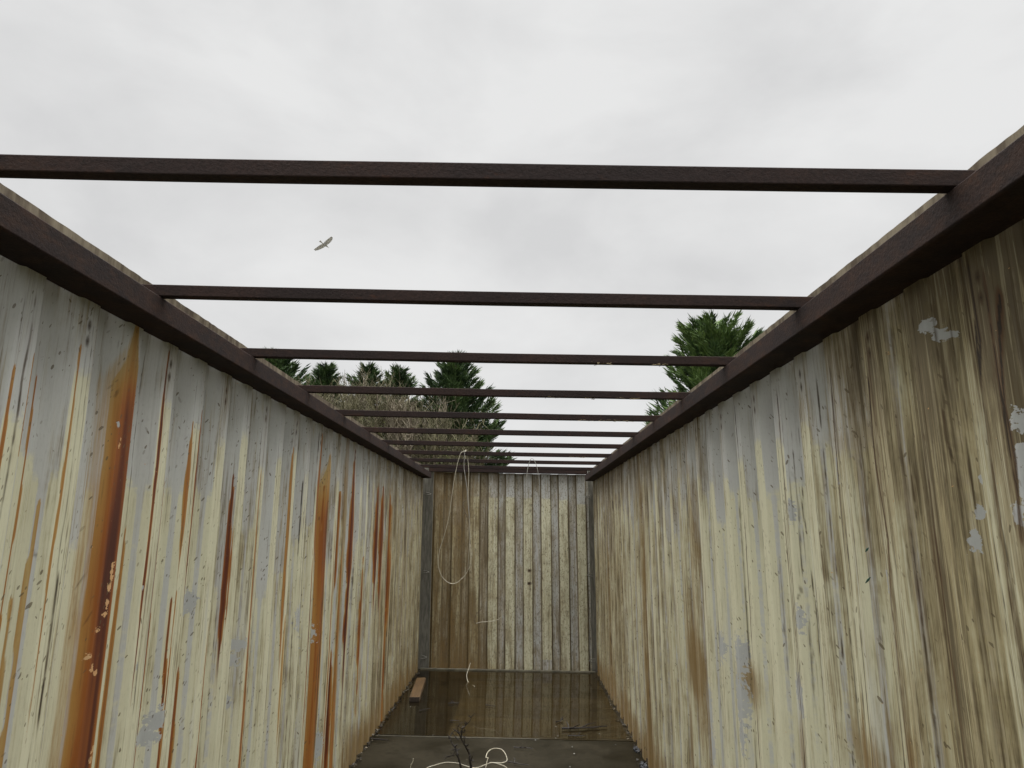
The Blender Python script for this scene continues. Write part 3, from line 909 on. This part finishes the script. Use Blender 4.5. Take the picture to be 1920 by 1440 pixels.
# ---- water standing on the far floor
ws = NT('still_shallow_water')
ws.t.nodes.remove(ws.b)
tr = nd(ws.t, 'ShaderNodeBsdfTransparent'); tr.inputs[0].default_value = (0.86, 0.80, 0.66, 1)
gl = nd(ws.t, 'ShaderNodeBsdfGlossy'); gl.inputs['Roughness'].default_value = 0.015
fr = nd(ws.t, 'ShaderNodeFresnel'); fr.inputs[0].default_value = 1.333
mxs = nd(ws.t, 'ShaderNodeMixShader')
bp = nd(ws.t, 'ShaderNodeBump'); bp.inputs['Strength'].default_value = 0.05; bp.inputs['Distance'].default_value = 0.003
nn = ws.noise(ws.mapv(ws.obj(), (3, 3, 3)), 2.0, 2, 0.5)
ws.t.links.new(nn, bp.inputs['Height'])
for q in (gl, fr): ws.t.links.new(bp.outputs[0], q.inputs['Normal'])
ws.t.links.new(fr.outputs[0], mxs.inputs[0]); ws.t.links.new(tr.outputs[0], mxs.inputs[1]); ws.t.links.new(gl.outputs[0], mxs.inputs[2])
ws.t.links.new(mxs.outputs[0], ws.out.inputs[0])
rr = random.Random(4)
V = [(-1.17, 9.496, .0085), (1.17, 9.496, .0085)]
edge = []
for i in range(60):
    x = 1.17-2.34*i/59
    edge.append((x, SEAM+.02+.012*math.sin(i*1.3)+.01*rr.random()+(.03*math.sin(i*.4) if x > .3 else 0), .0085))
V = V[:1] + [V[1]] + edge
wtr = mesh_obj('water', V, [tuple(range(len(V)))[::-1]], ws.m)
tag(wtr, kind='structure')

# ---------------------------------------------------------------- trees
def conifer(name, label, base, height, top_r, base_r, seed, mat, lean=(0, 0), nb=150, tips=1, per=120, zmin=2.0, group=None, expo=.6):
    """trunk, up-swept boughs, and a crown of many small flat sprays"""
    R = np.random.RandomState(seed)
    root = empty(name, base)
    tag(root, label, 'tree', group)
    V, Fc = [], []
    parts = []
    parts.append(tube([(0, 0, 0), (lean[0]*.3, lean[1]*.3, height*.4), (lean[0]*.8, lean[1]*.8, height*.8), (lean[0], lean[1], height*.97)], [.26, .2, .09, .02], 8))
    quads = []; tints = []
    for b in range(nb):
        h = zmin + (height-zmin)*(R.rand()**.85)
        t = (h-zmin)/(height-zmin)
        rad = (base_r*(1-t)**expo*(.92+.08*math.sin(t*11+seed)) + top_r*(1-t)**.3)
        L = rad*(.50+.62*R.rand())
        if t > .93: L = max(L, .25)
        az = R.rand()*2*math.pi
        rise = .25+.5*t+.3*R.rand()
        st = np.array([lean[0]*h/height, lean[1]*h/height, h-L*rise*.6])
        d = np.array([math.cos(az), math.sin(az), 0])
        nseg = 5
        pts = [st + d*L*(i/nseg) + np.array([0, 0, rise*L*((i/nseg)**1.6)]) for i in range(nseg+1)]
        if b % 2 == 0:
            parts.append(tube([tuple(p) for p in pts], [.035*(1-i/nseg)+.006 for i in range(nseg+1)], 4))
        clump = R.rand()
        n = int(1.35*per*(.5+L/max(base_r, .1)))
        f = R.rand(n)**.6
        i = np.minimum((f*nseg).astype(int), nseg-1)
        P = np.array(pts)
        fr_ = (f*nseg-i)[:, None]
        pos = P[i]*(1-fr_)+P[i+1]*fr_
        spread = (.05+.19*L*(1-f*.85))
        side = np.array([-d[1], d[0], 0])
        pos = pos + side*(R.randn(n)*spread*.75)[:, None] + np.array([0, 0, 1.])*(R.randn(n)*spread*.45)[:, None]
        dirv = d*(.55+.4*R.rand(n))[:, None] + side*(R.randn(n)*.45)[:, None] + np.array([0, 0, 1])*(.35+.55*R.rand(n))[:, None]
        dirv /= np.linalg.norm(dirv, axis=1)[:, None]
        wv = np.cross(dirv, R.randn(n, 3)); wv /= np.linalg.norm(wv, axis=1)[:, None]
        ln = ((.11+.13*R.rand(n))*(1+1.1*sst(f, .7, 1.0)))[:, None]; wd = (.014+.021*R.rand(n))[:, None]
        q = np.stack([pos, pos+dirv*ln*.45+wv*wd, pos+dirv*ln, pos+dirv*ln*.45-wv*wd], 1)
        quads.append(q)
        tints.append(np.clip(.02+.75*clump*(.5+.5*f)+.35*R.rand(n), 0, 1.2))
    Vt, Ft = merge(parts)
    mesh_obj('trunk', Vt, Ft, M_BARK, root, smooth=True)
    q = np.concatenate(quads); tn = np.concatenate(tints)
    crown_mesh('crown', q, tn, mat, root)
    return root

def crown_mesh(name, q, tn, mat, root):
    me = bpy.data.meshes.new(name)
    n = len(q)
    me.vertices.add(n*4); me.vertices.foreach_set('co', q.reshape(-1).astype(np.float32))
    me.loops.add(n*4); me.loops.foreach_set('vertex_index', np.arange(n*4, dtype=np.int32))
    me.polygons.add(n); me.polygons.foreach_set('loop_start', (np.arange(n)*4).astype(np.int32))
    me.update(calc_edges=True)
    a = me.attributes.new('tint', 'FLOAT', 'POINT'); a.data.foreach_set('value', np.repeat(tn, 4).astype(np.float32))
    me.materials.append(mat)
    o = bpy.data.objects.new(name, me); COL.objects.link(o); o.parent = root
    return o

GZ = -.16
conifer('cypress_tree', 'tall broad dark conifer in the middle, right of the bare trees', (-3.05, 32.5, GZ), 10.3, .12, 3.5, 1, M_CON, nb=380, per=160, zmin=2.2)
conifer('cypress_tree', 'wide bright green conifer rising alone behind the right wall', (8.65, 26, GZ), 10.3, .3, 3.7, 2, M_CON2, nb=360, per=175, zmin=1.5, lean=(-.7, 0), expo=.45)
conifer('cypress_tree', 'dark conifer furthest left, half hidden by the left rail', (-11.9, 32, GZ), 10.1, .3, 2.9, 3, M_CON, nb=420, per=120, zmin=3, expo=.45)
G = 'small conifer tops poking above the bare trees'
conifer('cypress_tree', 'slim two pronged conifer top just right of the leftmost conifer', (-10.3, 35, GZ), 10.3, .2, 1.7, 4, M_CON, nb=220, per=90, zmin=5, group=G)
conifer('cypress_tree', 'narrow pointed conifer top between two forked tops', (-8.15, 35.5, GZ), 10.5, .15, 2.0, 5, M_CON, nb=200, per=80, zmin=5, group=G)
conifer('cypress_tree', 'ragged conifer top with a bough sweeping out to the right', (-6.8, 35.5, GZ), 10.35, .3, 2.1, 6, M_CON, nb=190, per=80, zmin=5, lean=(.35, 0), group=G)
conifer('cypress_tree', 'shaded conifer filling the gap low behind the bare trees', (-6.2, 38, GZ), 8.8, .8, 2.6, 7, M_CON, nb=260, per=80, zmin=1.5)
conifer('cypress_tree', 'low dark conifer seen through bare twigs beside the left rail', (-9.8, 38.5, GZ), 8.6, .8, 2.4, 8, M_CON, nb=240, per=80, zmin=1.5)

def bare_tree(label, base, height, spread, seed, mat, ntw=2600, ivy=1500):
    R = np.random.RandomState(seed)
    root = empty('bare_tree', base)
    tag(root, label, 'tree')
    parts = [tube([(0, 0, 0), (.1, 0, height*.25), (-.05, .1, height*.45)], [.28, .22, .16], 8)]
    limbs = []
    for i in range(14):
        az = R.rand()*6.28; h0 = height*(.15+.3*R.rand())
        top = height*(.75+.22*R.rand()); out = spread*(.25+.7*R.rand())
        p0 = np.array([0, 0, h0]); p3 = np.array([math.cos(az)*out, math.sin(az)*out, top])
        p1 = p0 + np.array([math.cos(az)*out*.45, math.sin(az)*out*.45, (top-h0)*.25])
        p2 = p0 + np.array([math.cos(az)*out*.85, math.sin(az)*out*.85, (top-h0)*.62])
        pl = spline([tuple(p0), tuple(p1), tuple(p2), tuple(p3)], 4)
        limbs.append(pl)
        parts.append(tube(pl, [.10*(1-j/len(pl))+.016 for j in range(len(pl))], 5))
    Vt, Ft = merge(parts)
    mesh_obj('trunk', Vt, Ft, M_BARK, root, smooth=True)
    tw = []
    seconds = []
    for pl in limbs:
        for j in range(13):
            i = R.randint(2, len(pl)-1)
            p = np.array(pl[i]); az = R.rand()*6.28
            L = .6+1.1*R.rand()
            e = p + np.array([math.cos(az)*L*.6, math.sin(az)*L*.6, L*(.5+.5*R.rand())])
            mid = (p+e)/2 + R.randn(3)*.08
            pts = spline([tuple(p), tuple(mid), tuple(e)], 3)
            seconds.append(pts)
            tw.append(tube(pts, [.022*(1-q/len(pts))+.007 for q in range(len(pts))], 4, False))
    allp = seconds + limbs
    for i in range(ntw):
        pl = allp[R.randint(len(allp))]
        p = np.array(pl[R.randint(1, len(pl))])
        L = .25+.65*R.rand()
        d = np.array([R.randn()*.42, R.randn()*.42, .9*(1 if R.rand() < .8 else -.8)])
        d /= np.linalg.norm(d)
        m1 = p+d*L*.5+R.randn(3)*.05; e = p+d*L+R.randn(3)*.12
        tw.append(tube([tuple(p), tuple(m1), tuple(e)], [.013, .011, .006], 3, False))
    Vt, Ft = merge(tw)
    mesh_obj('crown', Vt, Ft, mat, root)
    if ivy:
        qs = []; tn = []
        for c in range(26):
            pl = limbs[R.randint(len(limbs))]
            ctr = np.array(pl[R.randint(1, len(pl)-3)])
            n = ivy//26
            pos = ctr + R.randn(n, 3)*np.array([.30, .30, .5])
            d1 = R.randn(n, 3); d1 /= np.linalg.norm(d1, axis=1)[:, None]
            d2 = np.cross(d1, R.randn(n, 3)); d2 /= np.linalg.norm(d2, axis=1)[:, None]
            s_ = .035+.04*R.rand(n)[:, None]
            qs.append(np.stack([pos-d1*s_, pos+d2*s_*.7, pos+d1*s_, pos-d2*s_*.7], 1)); tn.append(.2+.8*R.rand(n))
        crown_mesh('ivy', np.concatenate(qs), np.concatenate(tn), M_IVY, root)

bare_tree('leafless olive brown tree nearest the left rail', (-9.3, 31.5, GZ), 8.9, 1.9, 11, M_TWIGS, 3600, 4200)
bare_tree('leafless pale twigged tree with thin straight shoots', (-8.2, 33.5, GZ), 9.5, 1.5, 12, M_TWIGS2, 2300, 500)
bare_tree('broad leafless tree in the middle of the bare group', (-6.5, 31, GZ), 8.5, 2.2, 13, M_TWIGS, 4200, 4200)
bare_tree('leafless tan tree touching the big middle conifer', (-4.6, 30.5, GZ), 7.9, 1.9, 14, M_TWIGS2, 3400, 2400)
bare_tree('low leafless shrubby tree in front of the middle conifer', (-2.9, 29.5, GZ), 6.6, 1.7, 15, M_TWIGS, 3200, 1800)
bare_tree('short leafless tree standing low behind the left rail', (-7.8, 29, GZ), 7.2, 2.0, 16, M_TWIGS, 3000, 3400)

# ---------------------------------------------------------------- the bird
def gull():
    c = at(609, 459, 28)
    o = empty('bird', c)
    tag(o, 'small pale bird gliding alone in the cloudy sky', 'bird')
    # body along local x, wings along local y
    bmv = bmesh.new()
    prof = [(-.24, .004), (-.17, .022), (-.08, .045), (0, .055), (.08, .048), (.13, .032), (.165, .030), (.19, .020), (.225, .004)]
    V, Fc = tube([(x, 0, .01*math.sin(x*8)) for x, r in prof], [r for x, r in prof], 10)
    # wings as one continuous thin surface rooted in the body
    def wing(sg):
        st = [(0.03, .02, .09, -.10), (.16, .045, .12, -.11), (.30, .055, .10, -.11), (.42, .03, .04, -.13), (.52, .0, -.05, -.15)]
        v, f = [], []
        for (yy, zz, le, te) in st:
            for th in (.006, -.006):
                v += [(le, sg*yy, zz+th*.4), ((le+te)/2, sg*yy, zz+.010+th), (te, sg*yy, zz+th*.4)]
        for i in range(len(st)-1):
            a = i*6; b = a+6
            for (p, q) in ((0, 1), (1, 2), (2, 5), (5, 4), (4, 3), (3, 0)):
                f.append((a+p, a+q, b+q, b+p))
        f.append((24, 25, 26, 29, 28, 27))
        return v, f
    V, Fc = merge([(V, Fc), wing(1), wing(-1), ([(-.20, .02, 0), (-.33, .05, 0), (-.33, -.05, 0), (-.20, -.02, 0), (-.20, .02, -.01), (-.33, .05, -.008), (-.33, -.05, -.008), (-.20, -.02, -.01)], [(0, 1, 2, 3), (7, 6, 5, 4), (0, 4, 5, 1), (1, 5, 6, 2), (2, 6, 7, 3)])])
    b = mesh_obj('body', V, Fc, M_BIRD, o)
    V, Fc = tube([(.215, 0, 0), (.25, 0, -.004), (.265, 0, -.01)], [.009, .006, .002], 6)
    mesh_obj('beak', V, Fc, M_STRAW, o)
    o.rotation_euler = (math.radians(-28), math.radians(10), math.radians(62))
    o.scale = (1.0, 1.0, 1.0)
gull()

# ---------------------------------------------------------------- cables, twigs and litter
def cable(name, label, cat, pts, r, mat, group=None, n=8):
    P = spline(pts, n)
    c = sum((Vector(p) for p in P), Vector())/len(P)
    V, Fc = tube([p-c for p in P], r, 6)
    o = mesh_obj(name, V, Fc, mat, None, smooth=True)
    o.location = c
    tag(o, label, cat, group)
    return o
# long pale cable looped over the third last bow
Yh = 7.012
P = [at(u, v, Yh+dy) for u, v, dy in ((877,1069,.02),(879,1040,.0),(881,1007,.0),(880,967,.01),(878,920,.01),(879,887,.02),(877,860,.035)) ]
P += [Vector((P[-1].x-.02, Yh+.02, 2.664)), at(873, 846.5, Yh+.0)]
P += [at(u, v, Yh-.012) for u, v in ((871,846),(866,848),(863,852),(857,873),(850,910),(842,967),(832,1007),(824,1033),(822,1060),(828,1080),(840,1092),(853,1094),(866,1085),(876,1072),(883,1052),(881,1020))]
cable('hanging_cable', 'thin pale cable looped over a roof bow, its long loop hanging on the left', 'cable', P, .0034, M_WIREW, n=5)
cable('cord', 'short pale cord falling from the same bow inside the big cable loop', 'cord',
      [at(u, v, Yh-.01) for u, v in ((868,848),(871,846),(871,855),(870,875),(873,897),(876,920),(878,950),(880,972))], .0036, M_WIREG)
cable('thin_wire', 'dark thin wire kinked beside the hanging cable', 'wire',
      [at(u, v, 7.3) for u, v in ((873,938),(868,945),(871,957),(878,975),(881,1000),(882,1030))], .0032, M_WIRED)
Yr = 7.828
cable('cord', 'faint grey cord draped in an arch over a bow on the right', 'cord',
      [at(u, v, Yr-.015) for u, v in ((984,936),(985,915),(987,897),(990,876),(994,863),(997,860),(1001,862),(1006,873),(1009,887),(1011,905),(1011,950),(1012,990),(1013,1030),(1010,1065),(1006,1082))], .0034, M_WIREG)
cable('pale_cable', 'short pale cable curling in front of the end wall', 'cable',
      [at(u, v, 9.3) for u, v in ((893,1169),(900,1167),(908,1166),(918,1165),(928,1164),(936,1160),(942,1153),(945,1143))], .005, M_WIREW)
cable('thin_wire', 'dark bent wire standing off the brown end wall', 'wire',
      [at(u, v, 9.35) for u, v in ((891,1170),(890,1162),(893,1152),(898,1146),(902,1142))], .0035, M_WIRED)
cable('pale_cable', 'white cable end hooked down into the water by the end wall', 'cable',
      [at(882, 1243, 9.0), at(878, 1256, 8.95), at(875, 1266, 8.9), at(877, 1277, 8.85), at(883, 1283, 8.8), at_z(890, 1287, .012)], .0055, M_WIREW)
# loops of pale cable at the front edge of the view
Yc = 5.45
def c6(x, y): return (640+x/3.2, 1200+y/3.2)
cable('loose_cable', 'coiled pale cable sprawling behind the bare branch at the bottom', 'cable',
      [at(*c6(*p), Yc+dy) for p, dy in (((490, 785), .0), ((520, 765), 0), ((560, 752), .02), ((610, 738), .03), ((650, 735), .03), ((700, 740), .02), ((745, 755), 0), ((790, 768), -.03), ((830, 762), 0),
        ((870, 745), .05), ((910, 736), .1), ((960, 738), .1), ((990, 728), .12), ((994, 712), .14), ((982, 680), .2), ((965, 660), .24), ((940, 651), .25), ((905, 654), .2), ((880, 672), .1), ((868, 700), .0), ((872, 706), -.04), ((880, 707), -.05), ((874, 730), -.06), ((866, 768), -.08))],
      .0036, M_WIREW)
cable('loose_cable', 'short pale cable stub sticking up left of the branch', 'cable',
      [at(*c6(*p), 5.5) for p in ((432, 710), (430, 725), (424, 740), (416, 755), (414, 790))],   .0036, M_WIREW)
cable('loose_cable', 'pale cable tail running off the bottom beside the coil', 'cable',
      [at(*c6(*p), 5.4) for p in ((890, 737), (915, 737), (945, 745), (975, 756), (995, 770), (1010, 790))], .0042, M_WIREW)

def branch(name, label, stems, Y, r0, seed, buds=14):
    R = random.Random(seed)
    parts = []
    for pts, r in stems:
        P = spline([at(*c6(x, y), Y+dy) for x, y, dy in pts], 4)
        parts.append(tube(P, [r*(1-.7*i/len(P)) for i in range(len(P))], 6))
        for _ in range(buds if len(pts) > 3 else 3):
            p = P[R.randint(1, len(P)-1)]
            d = Vector((R.uniform(-1, 1), R.uniform(-.5, .5), R.uniform(-.3, 1))).normalized()
            L = R.uniform(.012, .04)
            parts.append(tube([p, p+d*L*.6, p+d*L], [r*.4, r*.45, r*.2], 5))
    V, Fc = merge(parts)
    c = V[0].copy()
    V = [v-c for v in V]
    o = mesh_obj(name, V, Fc, M_TWIG, None)
    o.location = c
    tag(o, label, 'branch')
    return o
branch('bare_branch', 'dark bare branch with two budded stems standing up at the bottom of the view', [
    ([(722, 860, .0), (718, 768, .0), (700, 700, .0), (688, 655, .02), (665, 620, .03), (648, 585, .05)], .009),
    ([(782, 860, .0), (778, 768, .0), (770, 710, .0), (768, 685, .02), (740, 630, .0), (718, 590, 0), (705, 560, 0)], .010),
    ([(718, 590, 0), (722, 560, 0), (726, 535, 0), (748, 510, .02), (770, 488, .02), (781, 460, .03)], .006),
    ([(705, 560, 0), (690, 548, 0), (668, 530, 0)], .005), ([(705, 600, 0), (680, 575, .02), (664, 555, .02)], .004),
    ([(688, 655, .02), (672, 690, 0), (640, 700, 0), (620, 716, 0)], .004), ([(778, 720, 0), (790, 690, 0)], .004),
    ([(735, 560, 0), (741, 530, 0)], .004), ([(740, 620, 0), (738, 590, 0), (742, 575, 0)], .004), ([(700, 560, 0), (700, 520, 0), (712, 505, 0)], .004)], 5.3, .01, 3)

def lying_twigs(name, label, cat, u, v, length, ang, seed, nb=3, r=.006, z=.012, group=None):
    R = random.Random(seed)
    c = at_z(u, v, z)
    d = Vector((math.cos(ang), math.sin(ang), 0))
    P = spline([Vector((0, 0, r)) + d*length*t + Vector((R.uniform(-.02, .02), R.uniform(-.02, .02), R.uniform(0, .006)))*length*2 for t in (-.5, -.2, .1, .5)], 4)
    parts = [tube(P, [r*(1-.6*i/len(P)) for i in range(len(P))], 6)]
    for k in range(nb):
        p = P[R.randint(2, len(P)-2)]
        dd = Vector((R.uniform(-1, 1), R.uniform(-1, 1), R.uniform(.0, .35))).normalized()
        L = length*R.uniform(.2, .45)
        parts.append(tube([p, p+dd*L*.5+Vector((R.uniform(-.01, .01),)*3), p+dd*L], [r*.6, r*.5, r*.25], 5))
    V, Fc = merge(parts)
    o = mesh_obj(name, V, Fc, M_TWIG)
    o.location = c
    tag(o, label, cat, group)
for a in (('fallen_twig', 'forked dark stick lying in the water at the right', 'twig', *c6(1470, 535), .46, .25, 1, 5, .011),
          ('fallen_twig', 'short dark crosswise twig just before the forked stick', 'twig', *c6(1410, 580), .17, .1, 2, 1, .007),
          ('fallen_twig', 'curled dark leafy twig by the white flecks in the water', 'twig', *c6(1310, 490), .12, .9, 3, 9, .006),
          ('fallen_twig', 'dark hooked twig on the dry floor right of the cable coil', 'twig', *c6(1095, 652), .17, -.2, 4, 2, .006),
          ('fallen_twig', 'small dark twig in the centre of the water', 'twig', *c6(895, 398), .12, -.4, 5, 0, .006),
          ('fallen_twig', 'thin slanting twig in the water on the left', 'twig', *c6(500, 420), .15, .8, 6, 0, .005),
          ('fallen_twig', 'little clump of twigs at the edge of the brown sheet', 'twig', *c6(676, 382), .12, .3, 7, 4, .006),
          ('fallen_twig', 'dark splinter lying on the left end of the floor seam', 'twig', *c6(220, 603), .20, -.2, 8, 0, .010),
          ('fallen_twig', 'tiny twig above the branch tips at the brown sheet edge', 'twig', *c6(682, 487), .09, .0, 9, 0, .005),
          ('fallen_twig', 'thin twig right of the cable coil near the bottom', 'twig', *c6(1050, 745), .22, -.35, 10, 3, .006)):
    lying_twigs(*a)

# timber offcut
pa, pb = at_z(770, 1306, .05), at_z(796, 1269, .05)
bm = bmesh.new()
tim = empty('timber_offcut', (0, 0, 0))
tag(tim, 'short orange brown timber offcut lying by the left wall', 'timber')
c = at_z(784, 1288, .05)
dirt = (at_z(791.5, 1269.5, .05)-at_z(778.5, 1306, .05))
L_ = dirt.length; dirt.normalize()
tim.location = (c.x, c.y, 0.004); tim.rotation_euler = (0, 0, math.atan2(dirt.y, dirt.x)-math.pi/2)
box_bm(bm, -.055, .055, -L_/2+.004, L_/2, 0, .048, lean=False, bev=.003)
bm_obj('plank', bm, M_TIMBER, tim)
bm = bmesh.new(); box_bm(bm, -.0545, .0545, -L_/2-.001, -L_/2+.003, .001, .0475, lean=False)
bm_obj('end_grain', bm, M_TIMBER_END, tim)

# white chips, countable
CHIP = ['white chip in the water just under the curled leafy twig', 'upper white chip of the close pair on the dry floor', 'lower white chip of the close pair on the dry floor',
        'white chip at the very bottom edge, below the close pair', 'white chip just before the middle of the floor seam', 'white chip touching the floor seam at the right',
        'white chip on the dry floor below the forked stick', 'white chip in the water right of the forked stick', 'white chip in the dark water above the left part of the seam',
        'white chip at the foot of the right wall', 'white chip in the dark water below the timber offcut', 'white chip in the water between leafy twig and seam']
for i, (x, y) in enumerate(((1287, 520), (1385, 643), (1397, 684), (1372, 764), (1166, 603), (1286, 590), (1645, 630), (1548, 563), (550, 572), (1726, 523), (415, 402), (1300, 578))):
    p = at_z(*c6(x, y), .011)
    R = random.Random(i)
    n = 6
    V = []
    for zz in (0, .003):
        for k in range(n):
            a = 2*math.pi*k/n
            rr_ = R.uniform(.003, .0075)
            V.append((rr_*math.cos(a), rr_*1.3*math.sin(a), zz + .003*R.random()))
    Fc = [tuple(range(n))[::-1], tuple(range(n, 2*n))] + [(k, (k+1) % n, n+(k+1) % n, n+k) for k in range(n)]
    o = mesh_obj('paint_chip', V, Fc, M_WHITE)
    o.location = p
    tag(o, CHIP[i], 'paint chip', 'white chips scattered over the floor')

# litter along the foot of the walls: stuff
def litter(name, label, side, seed, mat, n, y0, y1):
    R = random.Random(seed)
    parts = []
    for i in range(n):
        y = R.uniform(y0, y1)
        x = side*(1.18-abs(R.gauss(0, .03))*(.5+.5*math.sin(y*5)**2))
        z = R.uniform(.004, .02)
        s_ = R.uniform(.005, .016)
        a = R.uniform(0, 6.28); t = R.uniform(-.5, .5)
        d = Vector((math.cos(a), math.sin(a), t))*s_; e = Vector((-math.sin(a), math.cos(a), R.uniform(-.5, .5)))*s_*R.uniform(.4, .9)
        c = Vector((rk(x, 0), y, z+.004))
        up = Vector((0, 0, .003))
        parts.append(([c-d, c-e, c+d, c+e, c-d+up, c-e+up, c+d+up, c+e+up], [(3, 2, 1, 0), (4, 5, 6, 7), (0, 1, 5, 4), (1, 2, 6, 5), (2, 3, 7, 6), (3, 0, 4, 7)]))
    V, Fc = merge(parts)
    tag(mesh_obj(name, V, Fc, mat), label, 'litter', kind='stuff')
litter('leaf_litter', 'pale flakes and dirt along the foot of the left wall', -1, 1, M_LITTER, 90, 5.4, 9.3)
litter('leaf_litter', 'pale flakes and dirt along the foot of the right wall', 1, 2, M_LITTER, 60, 5.4, 9.0)
litter('dark_litter', 'dark rotten leaves along the foot of the left wall', -1, 3, M_DARKLEAF, 120, 5.2, 9.3)
litter('dark_litter', 'dark rotten leaves along the foot of the right wall', 1, 4, M_DARKLEAF, 120, 5.2, 9.3)
# crumpled plastic by the right wall
def crumple(u, v, label, seed, sx=.10):
    R = random.Random(seed)
    bm = bmesh.new()
    bmesh.ops.create_icosphere(bm, subdivisions=3, radius=1)
    for vv in bm.verts:
        k = R.uniform(.55, 1.15)
        vv.co = Vector((vv.co.x*sx*.55*k, vv.co.y*sx*1.5*k, abs(vv.co.z)*sx*.45*k*(vv.co.z > 0)))
    o = bm_obj('crumpled_plastic', bm, M_BLUEBAG)
    p = at_z(u, v, .01); o.location = (p.x, p.y, .002)
    tag(o, label, 'plastic scrap')
crumple(*c6(1770, 655), 'crumpled blue grey plastic scrap against the right wall foot', 1, .055)
crumple(*c6(1812, 752), 'bigger crumpled plastic scrap at the very bottom beside the right wall', 2, .06)

# dry straw caught on the bows and the right rail: stuff
R = random.Random(12)
parts = []
def wisp(x, y, z, n, s_):
    for _ in range(n):
        p = Vector((x+R.uniform(-s_, s_)*1.6, y+R.uniform(-.01, .01), z))
        a = p+Vector((R.uniform(-1, 1)*s_, R.uniform(-.3, .3)*s_, R.uniform(-.9, .1)*s_*.5))
        b = a+Vector((R.uniform(-1, 1)*s_, R.uniform(-.3, .3)*s_, R.uniform(-.4, .3)*s_*.5))
        parts.append(tube([p, a, b], .0012, 3))
for k, us in ((3, (1040, 1110, 1160, 1190)), (4, (1100, 1135, 1160, 1178)), (7, (1075, 1085, 1095)), (2, (1135, 1240))):
    y = BOW_Y[k]
    for u in us:
        p = at(u, 745, y)
        wisp(p.x, y+.01, 2.616, 7, .022)
for i in range(46):
    y = R.uniform(4.2, 8.6)
    x = rk(1.14+R.uniform(-.02, .05), 2.65)
    wisp(x, y, 2.613, 6, .020)
V, Fc = merge(parts)
tag(mesh_obj('dry_straw', V, Fc, M_STRAW), 'wisps of dry straw caught on the bows and right rail', 'straw', kind='stuff')
parts = []
for i in range(240):
    side = 1 if R.random() < .6 else -1
    y = R.uniform(1.0, 9.3)
    if side > 0 and R.random() < .5: y = R.uniform(4.5, 8.8)
    c = Vector((rk(side*(1.130+abs(R.gauss(0, .022))), 2.61), y, 2.6112))
    s_ = R.uniform(.004, .012)
    a = R.uniform(0, 6.28)
    d = Vector((math.cos(a), math.sin(a), 0))*s_; e = Vector((-math.sin(a), math.cos(a), 0))*s_*.7
    h = Vector((0, 0, R.uniform(.002, .007)))
    parts.append(([c-d, c-e, c+d, c+e, c+h], [(3, 2, 1, 0), (0, 1, 4), (1, 2, 4), (2, 3, 4), (3, 0, 4)]))
V, Fc = merge(parts)
tag(mesh_obj('moss_and_dirt', V, Fc, M_LITTER), 'crumbs of moss and dirt lying on the top rails', 'moss', kind='stuff')
# blades of grass: two tiny green ones stuck to the right wall
for (u, v, lab) in ((1635, 1088, 'tiny dark green blade stuck on the right wall, the larger of two'), (1633, 1031, 'tiny dark green blade stuck on the right wall, the smaller upper one')):
    y, z = on_wall(u, v, W)
    s_ = .016 if v > 1050 else .010
    x = rk(W, z)-.012
    V, Fc = tube([(x, y-s_, z+s_*.6), (x, y, z), (x, y+s_, z-s_*.6)], [.0012, .0035, .001], 5)
    tag(mesh_obj('green_blade', V, Fc, simple('dark_green_blade', (.01, .07, .045), .5)), lab, 'leaf')
